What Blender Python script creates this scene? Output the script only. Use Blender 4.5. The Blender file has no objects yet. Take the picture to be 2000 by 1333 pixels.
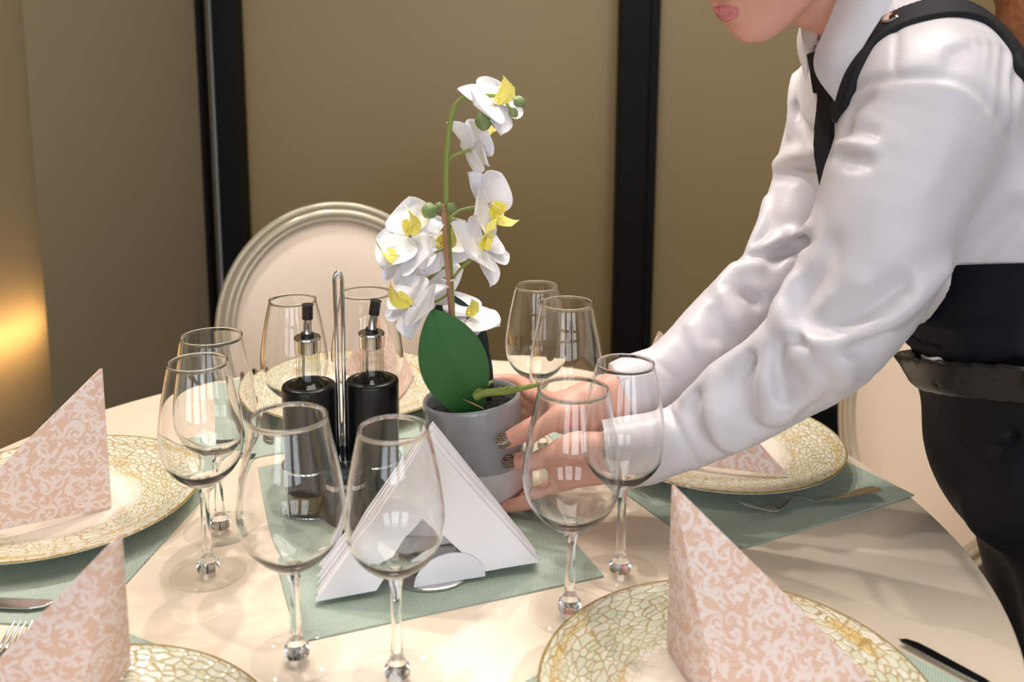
import bpy, math, random
import numpy as np
from mathutils import Vector, Matrix, noise as mnoise
random.seed(7); np.random.seed(7)
D=bpy.data; SC=bpy.context.scene; COL=SC.collection
PI=math.pi
TZ=0.75                                   # height of the table top above the floor
# ------------------------------------------------------------------ camera
F_PX,PITCH,ROLL,CAMH,SHIFT=1854.9,math.radians(9.34579),math.radians(0.2567),0.52428,-264.92
cam_data=D.cameras.new('camera'); cam=D.objects.new('camera',cam_data); COL.objects.link(cam); SC.camera=cam
cam_data.sensor_width=36.0; cam_data.sensor_fit='HORIZONTAL'; cam_data.lens=36.0*F_PX/2000.0
cam_data.shift_y=SHIFT/2000.0
cam_data.clip_start=0.05; cam_data.clip_end=50
_X=Vector((1,0,0)); _U=Vector((0,math.sin(PITCH),math.cos(PITCH))); _F=Vector((0,math.cos(PITCH),-math.sin(PITCH)))
_r=_X*math.cos(ROLL)+_U*math.sin(ROLL); _u=_U*math.cos(ROLL)-_X*math.sin(ROLL)
cam.matrix_world=Matrix(((_r.x,_u.x,-_F.x,0),(_r.y,_u.y,-_F.y,0),(_r.z,_u.z,-_F.z,CAMH+TZ),(0,0,0,1)))
cam_data.dof.use_dof=True; cam_data.dof.focus_distance=1.08; cam_data.dof.aperture_fstop=5.0
# ------------------------------------------------------------------ view, world, lights
SC.view_settings.view_transform='Standard'; SC.view_settings.look='None'
SC.view_settings.gamma=1.0; SC.view_settings.use_curve_mapping=False
SC.view_settings.exposure=0.0
SC.cycles.use_denoising=True
SC.cycles.max_bounces=14; SC.cycles.transparent_max_bounces=40; SC.cycles.transmission_bounces=14
SC.cycles.glossy_bounces=6; SC.cycles.diffuse_bounces=4
SC.cycles.sample_clamp_indirect=6.0
W_=D.worlds.new('world'); SC.world=W_; W_.use_nodes=True
W_.node_tree.nodes['Background'].inputs[0].default_value=(0.80,0.86,1.0,1); W_.node_tree.nodes['Background'].inputs[1].default_value=0.45
def aim(o,tgt):
    d=Vector(tgt)-o.location; o.rotation_euler=d.to_track_quat('-Z','Y').to_euler()
def area(name,loc,tgt,sx,sy,power,col):
    l=D.lights.new(name,'AREA'); l.shape='RECTANGLE'; l.size=sx; l.size_y=sy; l.energy=power; l.color=col
    o=D.objects.new(name,l); COL.objects.link(o); o.location=loc; aim(o,tgt); return o
def spot(name,loc,tgt,power,col,ang=60,rad=0.03,blend=0.5):
    l=D.lights.new(name,'SPOT'); l.energy=power; l.color=col; l.spot_size=math.radians(ang); l.spot_blend=blend; l.shadow_soft_size=rad
    o=D.objects.new(name,l); COL.objects.link(o); o.location=loc; aim(o,tgt); return o
# daylight through the three windows behind the camera
DAY=(0.86,0.93,1.0)
for i,x in enumerate((-1.15,0.25,1.65)):
    area('window_daylight',(x,-2.52,1.65),(x,0,1.45),1.0,1.9,30,DAY)
# recessed ceiling spotlights over the far side of the table
WARM=(1.0,0.93,0.85)
spot('ceiling_spotlight',(-0.45,1.85,2.74),(0.0,0.95,TZ),61,WARM,70,0.03)
spot('ceiling_spotlight',(-1.00,1.60,2.74),(0.0,0.95,TZ),54,WARM,70,0.03)
spot('ceiling_spotlight',(0.15,2.15,2.74),(0.05,1.0,TZ),46,WARM,70,0.03)
area('added_fill_light',(0.4,1.2,2.79),(0.4,1.2,0),1.6,1.2,40,(1.0,0.93,0.84))  # unseen fill light, added to raise the ambient level on wall and table
# ------------------------------------------------------------------ pixel helpers (photo coordinates -> world)
def _ray(u,v):
    a=(u-1000)/F_PX; b=(v-666.5-SHIFT)/F_PX
    c,s=math.cos(ROLL),-math.sin(ROLL); a,b=a*c-b*s,a*s+b*c
    return np.array([a,math.cos(PITCH)-b*math.sin(PITCH),-math.sin(PITCH)-b*math.cos(PITCH)])
def T(u,v,z=0.0):
    d=_ray(u,v); q=d*((z-CAMH)/d[2]); return np.array([q[0],q[1],z+TZ])
def Wp(u,v,Y):
    d=_ray(u,v); q=d*(Y/d[1]); q[2]+=CAMH+TZ; return q
V=lambda *a: np.array(a,float)
def nrm(v): v=np.asarray(v,float); return v/max(np.linalg.norm(v),1e-9)
# ------------------------------------------------------------------ node helper
class NT:
    def __init__(s,name):
        s.m=D.materials.new(name); s.m.use_nodes=True; s.t=s.m.node_tree; s.n=s.t.nodes; s.l=s.t.links
        s.b=s.n['Principled BSDF']; s.o=s.n['Material Output']
    def new(s,k,**kw):
        n=s.n.new(k)
        for a,v in kw.items(): setattr(n,a,v)
        return n
    def put(s,sock,v):
        if isinstance(v,bpy.types.NodeSocket): s.l.new(v,sock)
        elif v is not None: sock.default_value=v
    def M(s,op,a,b=None,c=None,clamp=False):
        n=s.new('ShaderNodeMath',operation=op,use_clamp=clamp)
        for i,v in enumerate((a,b,c)): s.put(n.inputs[i],v)
        return n.outputs[0]
    def VM(s,op,a,b=None,sc=None):
        n=s.new('ShaderNodeVectorMath',operation=op); s.put(n.inputs[0],a)
        if b is not None: s.put(n.inputs[1],b)
        if sc is not None: s.put(n.inputs['Scale'],sc)
        return n.outputs['Value'] if op in('LENGTH','DOT_PRODUCT','DISTANCE') else n.outputs[0]
    def mix(s,f,a,b):
        n=s.new('ShaderNodeMix',data_type='RGBA'); s.put(n.inputs[0],f); s.put(n.inputs[6],a); s.put(n.inputs[7],b); return n.outputs[2]
    def sep(s,v): n=s.new('ShaderNodeSeparateXYZ'); s.put(n.inputs[0],v); return n.outputs
    def comb(s,x,y,z=0.0):
        n=s.new('ShaderNodeCombineXYZ'); s.put(n.inputs[0],x); s.put(n.inputs[1],y); s.put(n.inputs[2],z); return n.outputs[0]
    def co(s,k='Object'): return s.new('ShaderNodeTexCoord').outputs[k]
    def noise(s,v,sc,det=3,rough=0.5,out=0,dim='3D'):
        n=s.new('ShaderNodeTexNoise',noise_dimensions=dim); s.put(n.inputs['Vector'],v); n.inputs['Scale'].default_value=sc; n.inputs['Detail'].default_value=det; n.inputs['Roughness'].default_value=rough; return n.outputs[out]
    def vor(s,v,sc,feat='F1',dim='2D',rnd=1.0):
        n=s.new('ShaderNodeTexVoronoi',feature=feat,voronoi_dimensions=dim); s.put(n.inputs['Vector'],v); n.inputs['Scale'].default_value=sc; n.inputs['Randomness'].default_value=rnd; return n.outputs
    def ramp(s,f,*st):
        n=s.new('ShaderNodeValToRGB'); s.put(n.inputs[0],f); e=n.color_ramp.elements
        while len(e)<len(st): e.new(0.5)
        for i,(p,c) in enumerate(st): e[i].position=p; e[i].color=c if len(c)==4 else (*c,1)
        return n.outputs[0]
    def smooth(s,x,a,b):
        n=s.new('ShaderNodeMapRange',interpolation_type='SMOOTHSTEP'); s.put(n.inputs[0],x); n.inputs[1].default_value=a; n.inputs[2].default_value=b; return n.outputs[0]
    def bump(s,h,st=0.3,dist=0.001):
        n=s.new('ShaderNodeBump'); n.inputs['Strength'].default_value=st; n.inputs['Distance'].default_value=dist; s.put(n.inputs['Height'],h); s.l.new(n.outputs[0],s.b.inputs['Normal']); return n
    def P(s,col=None,rough=0.5,metal=0.0,spec=None,**kw):
        if col is not None: s.put(s.b.inputs['Base Color'],col if isinstance(col,bpy.types.NodeSocket) else (*col,1) if len(col)==3 else col)
        s.put(s.b.inputs['Roughness'],rough); s.b.inputs['Metallic'].default_value=metal
        if spec is not None: s.b.inputs['Specular IOR Level'].default_value=spec
        for k,v in kw.items(): s.put(s.b.inputs[k.replace('_',' ')],v)
        return s.m
def srgb(r,g,b):
    f=lambda c:(c/255/12.92) if c<=10.3 else ((c/255+0.055)/1.055)**2.4
    return (f(r),f(g),f(b))
def simple(name,rgb,rough=0.5,metal=0.0,spec=None,nz=0.0,scale=40,bump=0.0,bscale=200,**kw):
    n=NT(name); c=srgb(*rgb)
    if nz>0:
        f=n.noise(n.co(),scale,4)
        col=n.mix(f,(*[x*(1-nz) for x in c],1),(*[min(1,x*(1+nz)) for x in c],1))
    else: col=(*c,1)
    if bump>0: n.bump(n.noise(n.co(),bscale,4),bump,0.001)
    return n.P(col,rough,metal,spec,**kw)
# ------------------------------------------------------------------ mesh helpers
def tag(o,label=None,cat=None,group=None,kind=None):
    if label: o['label']=label
    if cat: o['category']=cat
    if group: o['group']=group
    if kind: o['kind']=kind
    return o
def thing(name,loc,label,cat,group=None):
    o=D.objects.new(name,None); COL.objects.link(o); o.location=Vector(loc); o.empty_display_size=0.03
    return tag(o,label,cat,group)
class MB:
    """collects vertices and faces of ONE mesh, in world coordinates"""
    def __init__(s): s.v=[]; s.f=[]; s.uv={}
    def add(s,vs,fs,uvs=None):
        o=len(s.v); s.v+= [tuple(map(float,p)) for p in vs]; s.f+=[tuple(i+o for i in f) for f in fs]
        if uvs is not None:
            for i,u in enumerate(uvs): s.uv[o+i]=u
        return s
    def lathe(s,prof,seg=48,base=(0,0,0),close=False,M=None):
        n=len(prof); vs=[]; fs=[]
        for r,z in prof:
            for k in range(seg):
                a=2*PI*k/seg; vs.append((r*math.cos(a),r*math.sin(a),z))
        m=n if close else n-1
        for i in range(m):
            j=(i+1)%n
            for k in range(seg):
                k2=(k+1)%seg; fs.append((i*seg+k,i*seg+k2,j*seg+k2,j*seg+k))
        if not close:
            if prof[0][0]<1e-6 or True: fs.append(tuple(range(seg-1,-1,-1)))
            fs.append(tuple((n-1)*seg+k for k in range(seg)))
        A=np.array(vs)
        if M is not None: A=A@np.array(M).T
        return s.add(A+np.array(base),fs)
    def tube(s,pts,rad,seg=12,closed=False,cap=True,sub=1,flat=None):
        P=[np.asarray(p,float) for p in pts]; R=list(rad) if hasattr(rad,'__len__') else [rad]*len(P)
        if sub>1: P,R=catmull(P,R,sub,closed)
        n=len(P); vs=[]; fs=[]; T_=[]
        for i in range(n):
            a=P[(i-1)%n] if (closed or i>0) else P[i]; b=P[(i+1)%n] if (closed or i<n-1) else P[i]
            T_.append(nrm(b-a))
        ref=np.array([0,0,1.0]) if abs(T_[0][2])<0.9 else np.array([1.0,0,0])
        u=nrm(np.cross(ref,T_[0]))
        for i in range(n):
            u=nrm(u-T_[i]*np.dot(u,T_[i])); w=np.cross(T_[i],u)
            for k in range(seg):
                a=2*PI*k/seg; fx=1.0 if flat is None else flat
                vs.append(P[i]+R[i]*(u*math.cos(a)+fx*w*math.sin(a)))
        for i in range(n if closed else n-1):
            j=(i+1)%n
            for k in range(seg):
                k2=(k+1)%seg; fs.append((i*seg+k,i*seg+k2,j*seg+k2,j*seg+k))
        if cap and not closed:
            fs.append(tuple(range(seg-1,-1,-1))); fs.append(tuple((n-1)*seg+k for k in range(seg)))
        return s.add(vs,fs)
    def box(s,c,d,ax=None):
        c=np.asarray(c,float); h=np.asarray(d,float)/2; A=np.eye(3) if ax is None else np.array(ax,float)
        vs=[c+sx*h[0]*A[0]+sy*h[1]*A[1]+sz*h[2]*A[2] for sx in(-1,1) for sy in(-1,1) for sz in(-1,1)]
        return s.add(vs,[(0,1,3,2),(4,6,7,5),(0,4,5,1),(2,3,7,6),(0,2,6,4),(1,5,7,3)])
    def prism(s,poly,vec):
        """polygon (3-D points) swept along vec"""
        n=len(poly); P=[np.asarray(p,float) for p in poly]; v=np.asarray(vec,float)
        return s.add(P+[p+v for p in P],[tuple(range(n-1,-1,-1)),tuple(range(n,2*n))]+[(i,(i+1)%n,n+(i+1)%n,n+i) for i in range(n)])
    def ball(s,c,r,seg=20,rings=12,M=None):
        r=np.ones(3)*r if not hasattr(r,'__len__') else np.asarray(r,float)
        vs=[];fs=[]
        for i in range(rings+1):
            t=PI*i/rings
            for k in range(seg):
                a=2*PI*k/seg; vs.append((math.sin(t)*math.cos(a)*r[0],math.sin(t)*math.sin(a)*r[1],-math.cos(t)*r[2]))
        for i in range(rings):
            for k in range(seg):
                k2=(k+1)%seg; fs.append((i*seg+k,i*seg+k2,(i+1)*seg+k2,(i+1)*seg+k))
        A=np.array(vs)
        if M is not None: A=A@np.array(M).T
        return s.add(A+np.asarray(c,float),fs)
    def grid(s,fn,nu,nv,thick=0.0,uv=None):
        """surface fn(u,v)->(point,normal) on [0,1]^2, given thickness -> closed shell"""
        def idx(i,j,l): return l*(nu+1)*(nv+1)+i*(nv+1)+j
        top=[];bot=[];uvs=[]
        for i in range(nu+1):
            for j in range(nv+1):
                p,n=fn(i/nu,j/nv); p=np.asarray(p,float); top.append(p+0.5*thick*n); bot.append(p-0.5*thick*n); uvs.append(uv(i/nu,j/nv) if uv else (i/nu,j/nv))
        fs=[]
        for i in range(nu):
            for j in range(nv):
                fs.append((idx(i,j,0),idx(i+1,j,0),idx(i+1,j+1,0),idx(i,j+1,0)))
                if thick>0: fs.append((idx(i,j,1),idx(i,j+1,1),idx(i+1,j+1,1),idx(i+1,j,1)))
        if thick>0:
            for i in range(nu):
                fs.append((idx(i,0,0),idx(i,0,1),idx(i+1,0,1),idx(i+1,0,0))); fs.append((idx(i,nv,0),idx(i+1,nv,0),idx(i+1,nv,1),idx(i,nv,1)))
            for j in range(nv):
                fs.append((idx(0,j,0),idx(0,j+1,0),idx(0,j+1,1),idx(0,j,1))); fs.append((idx(nu,j,0),idx(nu,j,1),idx(nu,j+1,1),idx(nu,j+1,0)))
        return s.add(top+(bot if thick>0 else []),fs,uvs+(uvs if thick>0 else []))
    def build(s,name,mat,parent=None,smooth=True,angle=40,bevel=0.0,bseg=2,subsurf=0,fix=True):
        me=D.meshes.new(name); off=np.array(parent_loc(parent))
        me.from_pydata([tuple(np.array(p)-off) for p in s.v],[],s.f)
        if s.uv:
            ul=me.uv_layers.new(name='UVMap')
            for lp in me.loops: ul.data[lp.index].uv=s.uv.get(lp.vertex_index,(0,0))
        if fix:
            import bmesh
            bm=bmesh.new(); bm.from_mesh(me); bmesh.ops.remove_doubles(bm,verts=bm.verts,dist=1e-6); bmesh.ops.recalc_face_normals(bm,faces=bm.faces); bm.to_mesh(me); bm.free()
        me.materials.append(mat)
        o=D.objects.new(name,me); COL.objects.link(o)
        if parent is not None: o.parent=parent
        if smooth:
            me.shade_smooth()
            if angle is not None:
                try: me.set_sharp_from_angle(angle=math.radians(angle))
                except Exception: pass
        if bevel>0:
            b=o.modifiers.new('bevel','BEVEL'); b.width=bevel; b.segments=bseg; b.limit_method='ANGLE'; b.angle_limit=math.radians(35)
        if subsurf: 
            b=o.modifiers.new('sub','SUBSURF'); b.levels=subsurf; b.render_levels=subsurf
        return o
def parent_loc(p):
    l=Vector((0,0,0))
    while p is not None: l=l+p.location; p=p.parent
    return l
def catmull(P,R,sub,closed=False):
    n=len(P); oP=[];oR=[]
    for i in range(n if closed else n-1):
        p0=P[(i-1)%n] if closed or i>0 else P[i]; p1=P[i]; p2=P[(i+1)%n]; p3=P[(i+2)%n] if closed or i+2<n else P[(i+1)%n]
        for k in range(sub):
            t=k/sub; oP.append(0.5*((2*p1)+(-p0+p2)*t+(2*p0-5*p1+4*p2-p3)*t*t+(-p0+3*p1-3*p2+p3)*t**3)); oR.append(R[i]*(1-t)+R[(i+1)%n]*t)
    if not closed: oP.append(P[-1]); oR.append(R[-1])
    return oP,oR
def dup(root,loc):
    """a copy of a thing with its parts and sub-parts"""
    r=root.copy(); COL.objects.link(r); r.location=Vector(loc)
    for ch in list(root.children):
        c=ch.copy(); COL.objects.link(c); c.parent=r
        for g in list(ch.children):
            d=g.copy(); COL.objects.link(d); d.parent=c
    return r
# ================================================================== MATERIALS
def glass_thin(name,tint=(1,1,1),edge=(0.88,0.93,0.94),N=1.5):
    n=NT(name); n.n.remove(n.b)
    geo=n.new('ShaderNodeNewGeometry'); ior=n.M('ADD',n.M('MULTIPLY',geo.outputs['Backfacing'],1/N-N),N)
    fr=n.new('ShaderNodeFresnel'); n.put(fr.inputs['IOR'],ior)
    lw=n.new('ShaderNodeLayerWeight'); lw.inputs['Blend'].default_value=0.35
    fac=n.smooth(lw.outputs['Facing'],0.55,1.0)
    tr=n.new('ShaderNodeBsdfTransparent'); n.put(tr.inputs[0],n.mix(fac,(*tint,1),(*edge,1)))
    gl=n.new('ShaderNodeBsdfGlossy'); gl.inputs['Roughness'].default_value=0.0
    mx=n.new('ShaderNodeMixShader'); n.put(mx.inputs[0],fr.outputs[0]); n.l.new(tr.outputs[0],mx.inputs[1]); n.l.new(gl.outputs[0],mx.inputs[2])
    n.l.new(mx.outputs[0],n.o.inputs[0]); return n.m
def glass_real(name,col=(1,1,1),ior=1.48,rough=0.0):
    n=NT(name); n.n.remove(n.b); g=n.new('ShaderNodeBsdfGlass'); g.inputs[0].default_value=(*col,1); g.inputs['IOR'].default_value=ior; g.inputs['Roughness'].default_value=rough
    n.l.new(g.outputs[0],n.o.inputs[0]); return n.m
M={}
M['glass']=glass_thin('clear_glass'); M['glass_solid']=glass_real('solid_clear_glass',(1,1,1),1.45)
M['foot_glass']=glass_thin('thin_foot_glass',N=1.3)
M['bottle_glass']=glass_thin('bottle_glass',(0.97,0.97,0.95),(0.7,0.72,0.66))
M['steel']=simple('polished_steel',(205,202,200),0.13,1.0)
M['chrome']=simple('chrome_wire',(225,225,228),0.06,1.0)
M['white_metal']=simple('white_holder_plate',(236,234,238),0.3)
M['black']=simple('black_sleeve',(14,14,15),0.32,0.0,0.4)
M['black_plastic']=simple('black_plastic',(20,20,26),0.35)
M['oil']=simple('olive_oil',(150,120,20),0.1,Transmission_Weight=0.6)
M['vinegar']=simple('dark_vinegar',(16,9,8),0.1)
M['paper']=simple('white_paper_napkin',(244,240,243),0.85,bump=0.15,bscale=600)
M['frame_black']=simple('black_frame',(10,10,11),0.6,0,0.2)
M['frame_grey']=simple('grey_seal',(70,66,60),0.5)
# lacquered olive partition panels
def panel_mat(name,rgb,rough,transl=0.0):
    n=NT(name); c=srgb(*rgb); f=n.noise(n.co(),1.3,2)
    col=n.mix(f,(*[x*0.94 for x in c],1),(*[x*1.06 for x in c],1))
    n.P(col,rough,0,0.5)
    if transl>0:
        tb=n.new('ShaderNodeBsdfTranslucent'); n.put(tb.inputs[0],(0.9,0.75,0.5,1)); mx=n.new('ShaderNodeMixShader'); mx.inputs[0].default_value=transl
        n.l.new(n.b.outputs[0],mx.inputs[1]); n.l.new(tb.outputs[0],mx.inputs[2]); n.l.new(mx.outputs[0],n.o.inputs[0])
    return n.m
M['panel']=panel_mat('olive_frosted_panel',(148,127,86),0.42)
M['panel_left']=panel_mat('olive_frosted_panel_side',(142,131,108),0.36)
M['panel_lit']=panel_mat('olive_frosted_glass',(142,131,108),0.36,0.45)
M['plaster']=simple('plaster',(206,200,188),0.9,nz=0.03); M['floor']=simple('floor_tiles',(96,82,66),0.45,nz=0.15,scale=6)
M['table']=simple('cream_tabletop',(240,222,200),0.34,0,0.45,nz=0.015,scale=30)
M['chair_fabric']=simple('cream_leather',(226,209,192),0.55,0,0.35,nz=0.02,scale=60,bump=0.05,bscale=300)
M['chair_frame']=simple('champagne_lacquer',(176,166,146),0.25,0.35,0.5,nz=0.05,scale=25)
# woven vinyl placemats
def weave():
    n=NT('sage_woven_vinyl'); p=n.co('UV'); x,y,_=n.sep(p)
    zig=n.M('PINGPONG',n.M('MULTIPLY',y,1.0),0.010)
    a=n.M('SINE',n.M('MULTIPLY',n.M('ADD',x,n.M('MULTIPLY',zig,0.9)),2*PI/0.0026))
    b=n.M('SINE',n.M('MULTIPLY',y,2*PI/0.0019))
    w=n.M('MULTIPLY_ADD',n.M('MULTIPLY',a,b),0.5,0.5)
    nz=n.noise(n.comb(n.M('MULTIPLY',x,60),n.M('MULTIPLY',y,900)),1.0,2)
    f=n.M('MULTIPLY_ADD',w,0.7,n.M('MULTIPLY',nz,0.3))
    col=n.ramp(f,(0.12,srgb(114,134,126)),(0.5,srgb(164,180,166)),(0.88,srgb(214,219,200)))
    n.bump(w,0.5,0.0006); return n.P(col,0.55,0,0.4)
M['mat']=weave(); M['mat_edge']=simple('mat_edge',(168,148,108),0.7)
# crackle glazed plate: cells in polar coordinates
def plate_mat():
    n=NT('crackle_glaze'); p=n.co('Object'); x,y,z=n.sep(p)
    r=n.VM('LENGTH',n.comb(x,y)); th=n.M('ARCTAN2',y,x)
    wx=n.noise(p,26,3,0.5,1); wv=n.sep(n.VM('SUBTRACT',wx,(0.5,0.5,0.5)))
    q=n.comb(n.M('MULTIPLY_ADD',th,9.5,n.M('MULTIPLY',wv[0],2.6)),n.M('MULTIPLY_ADD',r,185.0,n.M('MULTIPLY',wv[1],3.0)))
    e=n.vor(q,1.0,'DISTANCE_TO_EDGE')[0]
    cell=n.vor(q,1.0,'F1'); rnd=n.sep(cell[1])[0]
    q2=n.comb(n.M('MULTIPLY_ADD',th,17.0,n.M('MULTIPLY',wv[1],2.0)),n.M('MULTIPLY_ADD',r,260.0,n.M('MULTIPLY',wv[0],2.5)))
    e2=n.vor(q2,1.0,'DISTANCE_TO_EDGE')[0]
    band=n.noise(n.comb(n.M('MULTIPLY',r,60),n.M('MULTIPLY',th,1.1)),1.0,3,0.6)
    lw_=n.M('MULTIPLY_ADD',n.noise(p,48,3,0.6),0.30,-0.02)
    lines=n.M('MAXIMUM',n.M('SUBTRACT',1.0,n.smooth(n.M('DIVIDE',e,lw_),0.35,1.0)),n.M('MULTIPLY',n.M('SUBTRACT',1.0,n.smooth(e2,0.02,0.10)),n.smooth(band,0.52,0.60)))
    gold=n.mix(n.noise(p,30,2),(*srgb(128,104,46),1),(*srgb(190,146,66),1))
    base=n.mix(rnd,(*srgb(222,215,200),1),(*srgb(200,202,176),1))
    amb=n.smooth(band,0.56,0.70)
    base=n.mix(n.M('MULTIPLY',amb,0.8),base,(*srgb(214,178,104),1))
    col=n.mix(n.M('MULTIPLY',lines,0.72),base,gold)
    fade=n.smooth(n.M('ADD',r,n.M('MULTIPLY',n.M('SUBTRACT',band,0.5),0.03)),0.068,0.100)
    col=n.mix(fade,(*srgb(240,226,212),1),col)
    rim=n.smooth(r,0.1535,0.1555); col=n.mix(rim,col,(*srgb(150,122,60),1))
    nz=n.new('ShaderNodeNewGeometry'); up=n.sep(nz.outputs['Normal'])[2]
    col=n.mix(n.smooth(up,-0.2,0.05),(*srgb(232,226,216),1),col)
    n.bump(n.M('MULTIPLY',n.smooth(e,0.0,0.2),fade),0.35,0.0012)
    return n.P(col,0.14,0,0.6)
M['plate']=plate_mat()
# pink damask paper napkin
def damask():
    n=NT('pink_damask_paper'); p=n.co('UV'); wob=n.VM('SCALE',n.VM('SUBTRACT',n.noise(p,22,2,0.5,1),(0.5,0.5,0.5)),sc=0.012)
    p=n.VM('ADD',p,wob)
    masks=[]
    for sc,arms,off in ((36,1.0,0.0),(54,1.0,0.37)):
        q=n.VM('ADD',n.VM('SCALE',p,sc=sc),(off*13,off*7,0))
        v=n.vor(q,1.0,'F1',rnd=0.75); d=n.VM('SUBTRACT',q,v[2]); x,y,_=n.sep(d); r=n.VM('LENGTH',d)
        a=n.M('ADD',n.M('DIVIDE',n.M('ARCTAN2',y,x),2*PI),n.sep(v[1])[0])
        s=n.M('FRACT',n.M('ADD',n.M('MULTIPLY',a,arms),n.M('MULTIPLY',n.M('LOGARITHM',n.M('ADD',r,0.03),2.718),0.62)))
        tri=n.M('ABSOLUTE',n.M('SUBTRACT',s,0.5)); w=n.M('SUBTRACT',0.5,tri)
        line=n.M('MULTIPLY',n.M('SUBTRACT',1.0,n.smooth(tri,0.10,0.17)),n.M('SUBTRACT',1.0,n.smooth(r,0.46,0.56)))
        masks.append(line)
    # leaves: stretched cells
    x,y,_=n.sep(p); rot=n.comb(n.M('MULTIPLY',n.M('ADD',x,y),54),n.M('MULTIPLY',n.M('SUBTRACT',x,y),124))
    f1=n.vor(rot,1.0,'F1',rnd=0.9); leaf=n.M('MULTIPLY',n.M('SUBTRACT',1.0,n.smooth(f1[0],0.26,0.34)),n.smooth(n.sep(f1[1])[1],0.42,0.46))
    rot2=n.comb(n.M('MULTIPLY',n.M('SUBTRACT',x,y),56),n.M('MULTIPLY',n.M('ADD',x,y),128))
    f2=n.vor(rot2,1.0,'F1',rnd=0.9); leaf2=n.M('MULTIPLY',n.M('SUBTRACT',1.0,n.smooth(f2[0],0.24,0.32)),n.smooth(n.sep(f2[1])[1],0.5,0.54))
    m=n.M('MAXIMUM',masks[0],n.M('MAXIMUM',n.M('MULTIPLY',masks[1],0.8),n.M('MULTIPLY',n.M('MAXIMUM',leaf,leaf2),0.95)))
    hatch=n.M('MULTIPLY_ADD',n.M('SINE',n.M('MULTIPLY',n.M('ADD',x,n.M('MULTIPLY',n.noise(p,40,2),0.02)),2*PI/0.0022)),0.5,0.5)
    bg=n.mix(n.M('MULTIPLY',hatch,0.55),(*srgb(222,184,164),1),(*srgb(236,208,194),1))
    col=n.mix(n.M('MULTIPLY',m,0.78),bg,(*srgb(240,226,224),1))
    n.bump(n.noise(p,700,2),0.12,0.0005)
    return n.P(col,0.8,0,0.25)
M['damask']=damask()
# ================================================================== ROOM
def struct(o,label=None): 
    o['kind']='structure'
    if label: o['label']=label
    return o
def quad(p,n_thick): pass
b=MB().box((0.2,0.2,-0.05),(5.6,5.6,0.1)); struct(b.build('floor',M['floor'],smooth=False))
b=MB().box((0.2,0.2,2.85),(5.6,5.6,0.1)); struct(b.build('ceiling',M['plaster'],smooth=False))
BW=2.90
x0,x1=-0.93,2.9
b=MB().box(((x0+x1)/2,BW+0.10,1.4),(x1-x0,0.06,2.8)); struct(b.build('wall_back',M['panel'],smooth=False))
b=MB().box((2.95,0.2,1.4),(0.1,5.6,2.8)); struct(b.build('wall_right',M['plaster'],smooth=False))
# front wall with three window openings
b=MB(); wx=[(-1.15),(0.25),(1.65)]; edges=[-2.6]+[e for x in wx for e in (x-0.5,x+0.5)]+[3.0]
for i in range(0,len(edges),2): b.box(((edges[i]+edges[i+1])/2,-2.45,1.4),(edges[i+1]-edges[i],0.1,2.8))
for x in wx: b.box((x,-2.45,0.35),(1.0,0.1,0.7)); b.box((x,-2.45,2.7),(1.0,0.1,0.2))
struct(b.build('wall_front',M['plaster'],smooth=False))
for i,x in enumerate(wx):
    b=MB()
    for k in (-0.49,-0.165,0.165,0.49): b.box((x+k,-2.43,1.65),(0.035,0.05,1.9))
    for z in (0.72,1.35,2.58): b.box((x,-2.43,z),(1.0,0.05,0.04))
    struct(b.build('window_%d'%(i+1),M['frame_black'],smooth=False))
# black uprights of the back partition, a rail along its foot
def bar(name,xa,xb,ya,yb,z0=0.0,z1=2.8,mat='frame_black'):
    o=MB().box(((xa+xb)/2,(ya+yb)/2,(z0+z1)/2),(xb-xa,yb-ya,z1-z0)).build(name,M[mat],smooth=False,bevel=0.004); return struct(o)
bar('trim_1',-0.895,-0.828,BW-0.03,BW+0.069)
bar('trim_2',0.322,0.410,BW-0.03,BW+0.069); bar('trim_3',0.412,0.443,BW-0.005,BW+0.069)
bar('baseboard_back',-0.83,2.9,BW-0.028,BW+0.069,0.012,0.155)
# left wall, running forward from the corner, slightly skewed
LA=np.array([-0.905,2.93]); LB=np.array([-1.80,-2.40]); Ld=(LB-LA)/np.linalg.norm(LB-LA); Ln=np.array([Ld[1],-Ld[0]]); Ln=Ln if Ln[0]>0 else -Ln
def lwall(name,s0,s1,z0,z1,d0,d1,mat,bev=0.0):
    P=[LA+Ld*s0+Ln*d0,LA+Ld*s1+Ln*d0,LA+Ld*s1+Ln*d1,LA+Ld*s0+Ln*d1]
    return MB().prism([(*p,z0) for p in P],(0,0,z1-z0)).build(name,M[mat],smooth=False,bevel=bev)
SPLIT=0.0
# where the photo's left edge region (x<85 px) starts on the wall
def hit_left(u):
    d=_ray(u,640); A=np.array([[d[0],-Ld[0]],[d[1],-Ld[1]]]); s=np.linalg.solve(A,LA); return s[1]
SPLIT=hit_left(92)
struct(lwall('wall_left',0.03,SPLIT,0,2.8,-0.03,0.0,'panel_left'))
struct(lwall('trim_4',0.075,0.12,0,2.8,-0.05,0.012,'frame_black',0.004))
struct(lwall('window_4',SPLIT,SPLIT+1.1,0,2.8,-0.03,0.0,'panel_lit'))
struct(lwall('wall_left_front',SPLIT+1.1,5.4,0,2.8,-0.03,0.0,'panel_left')).name='wall_left_front'
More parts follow.
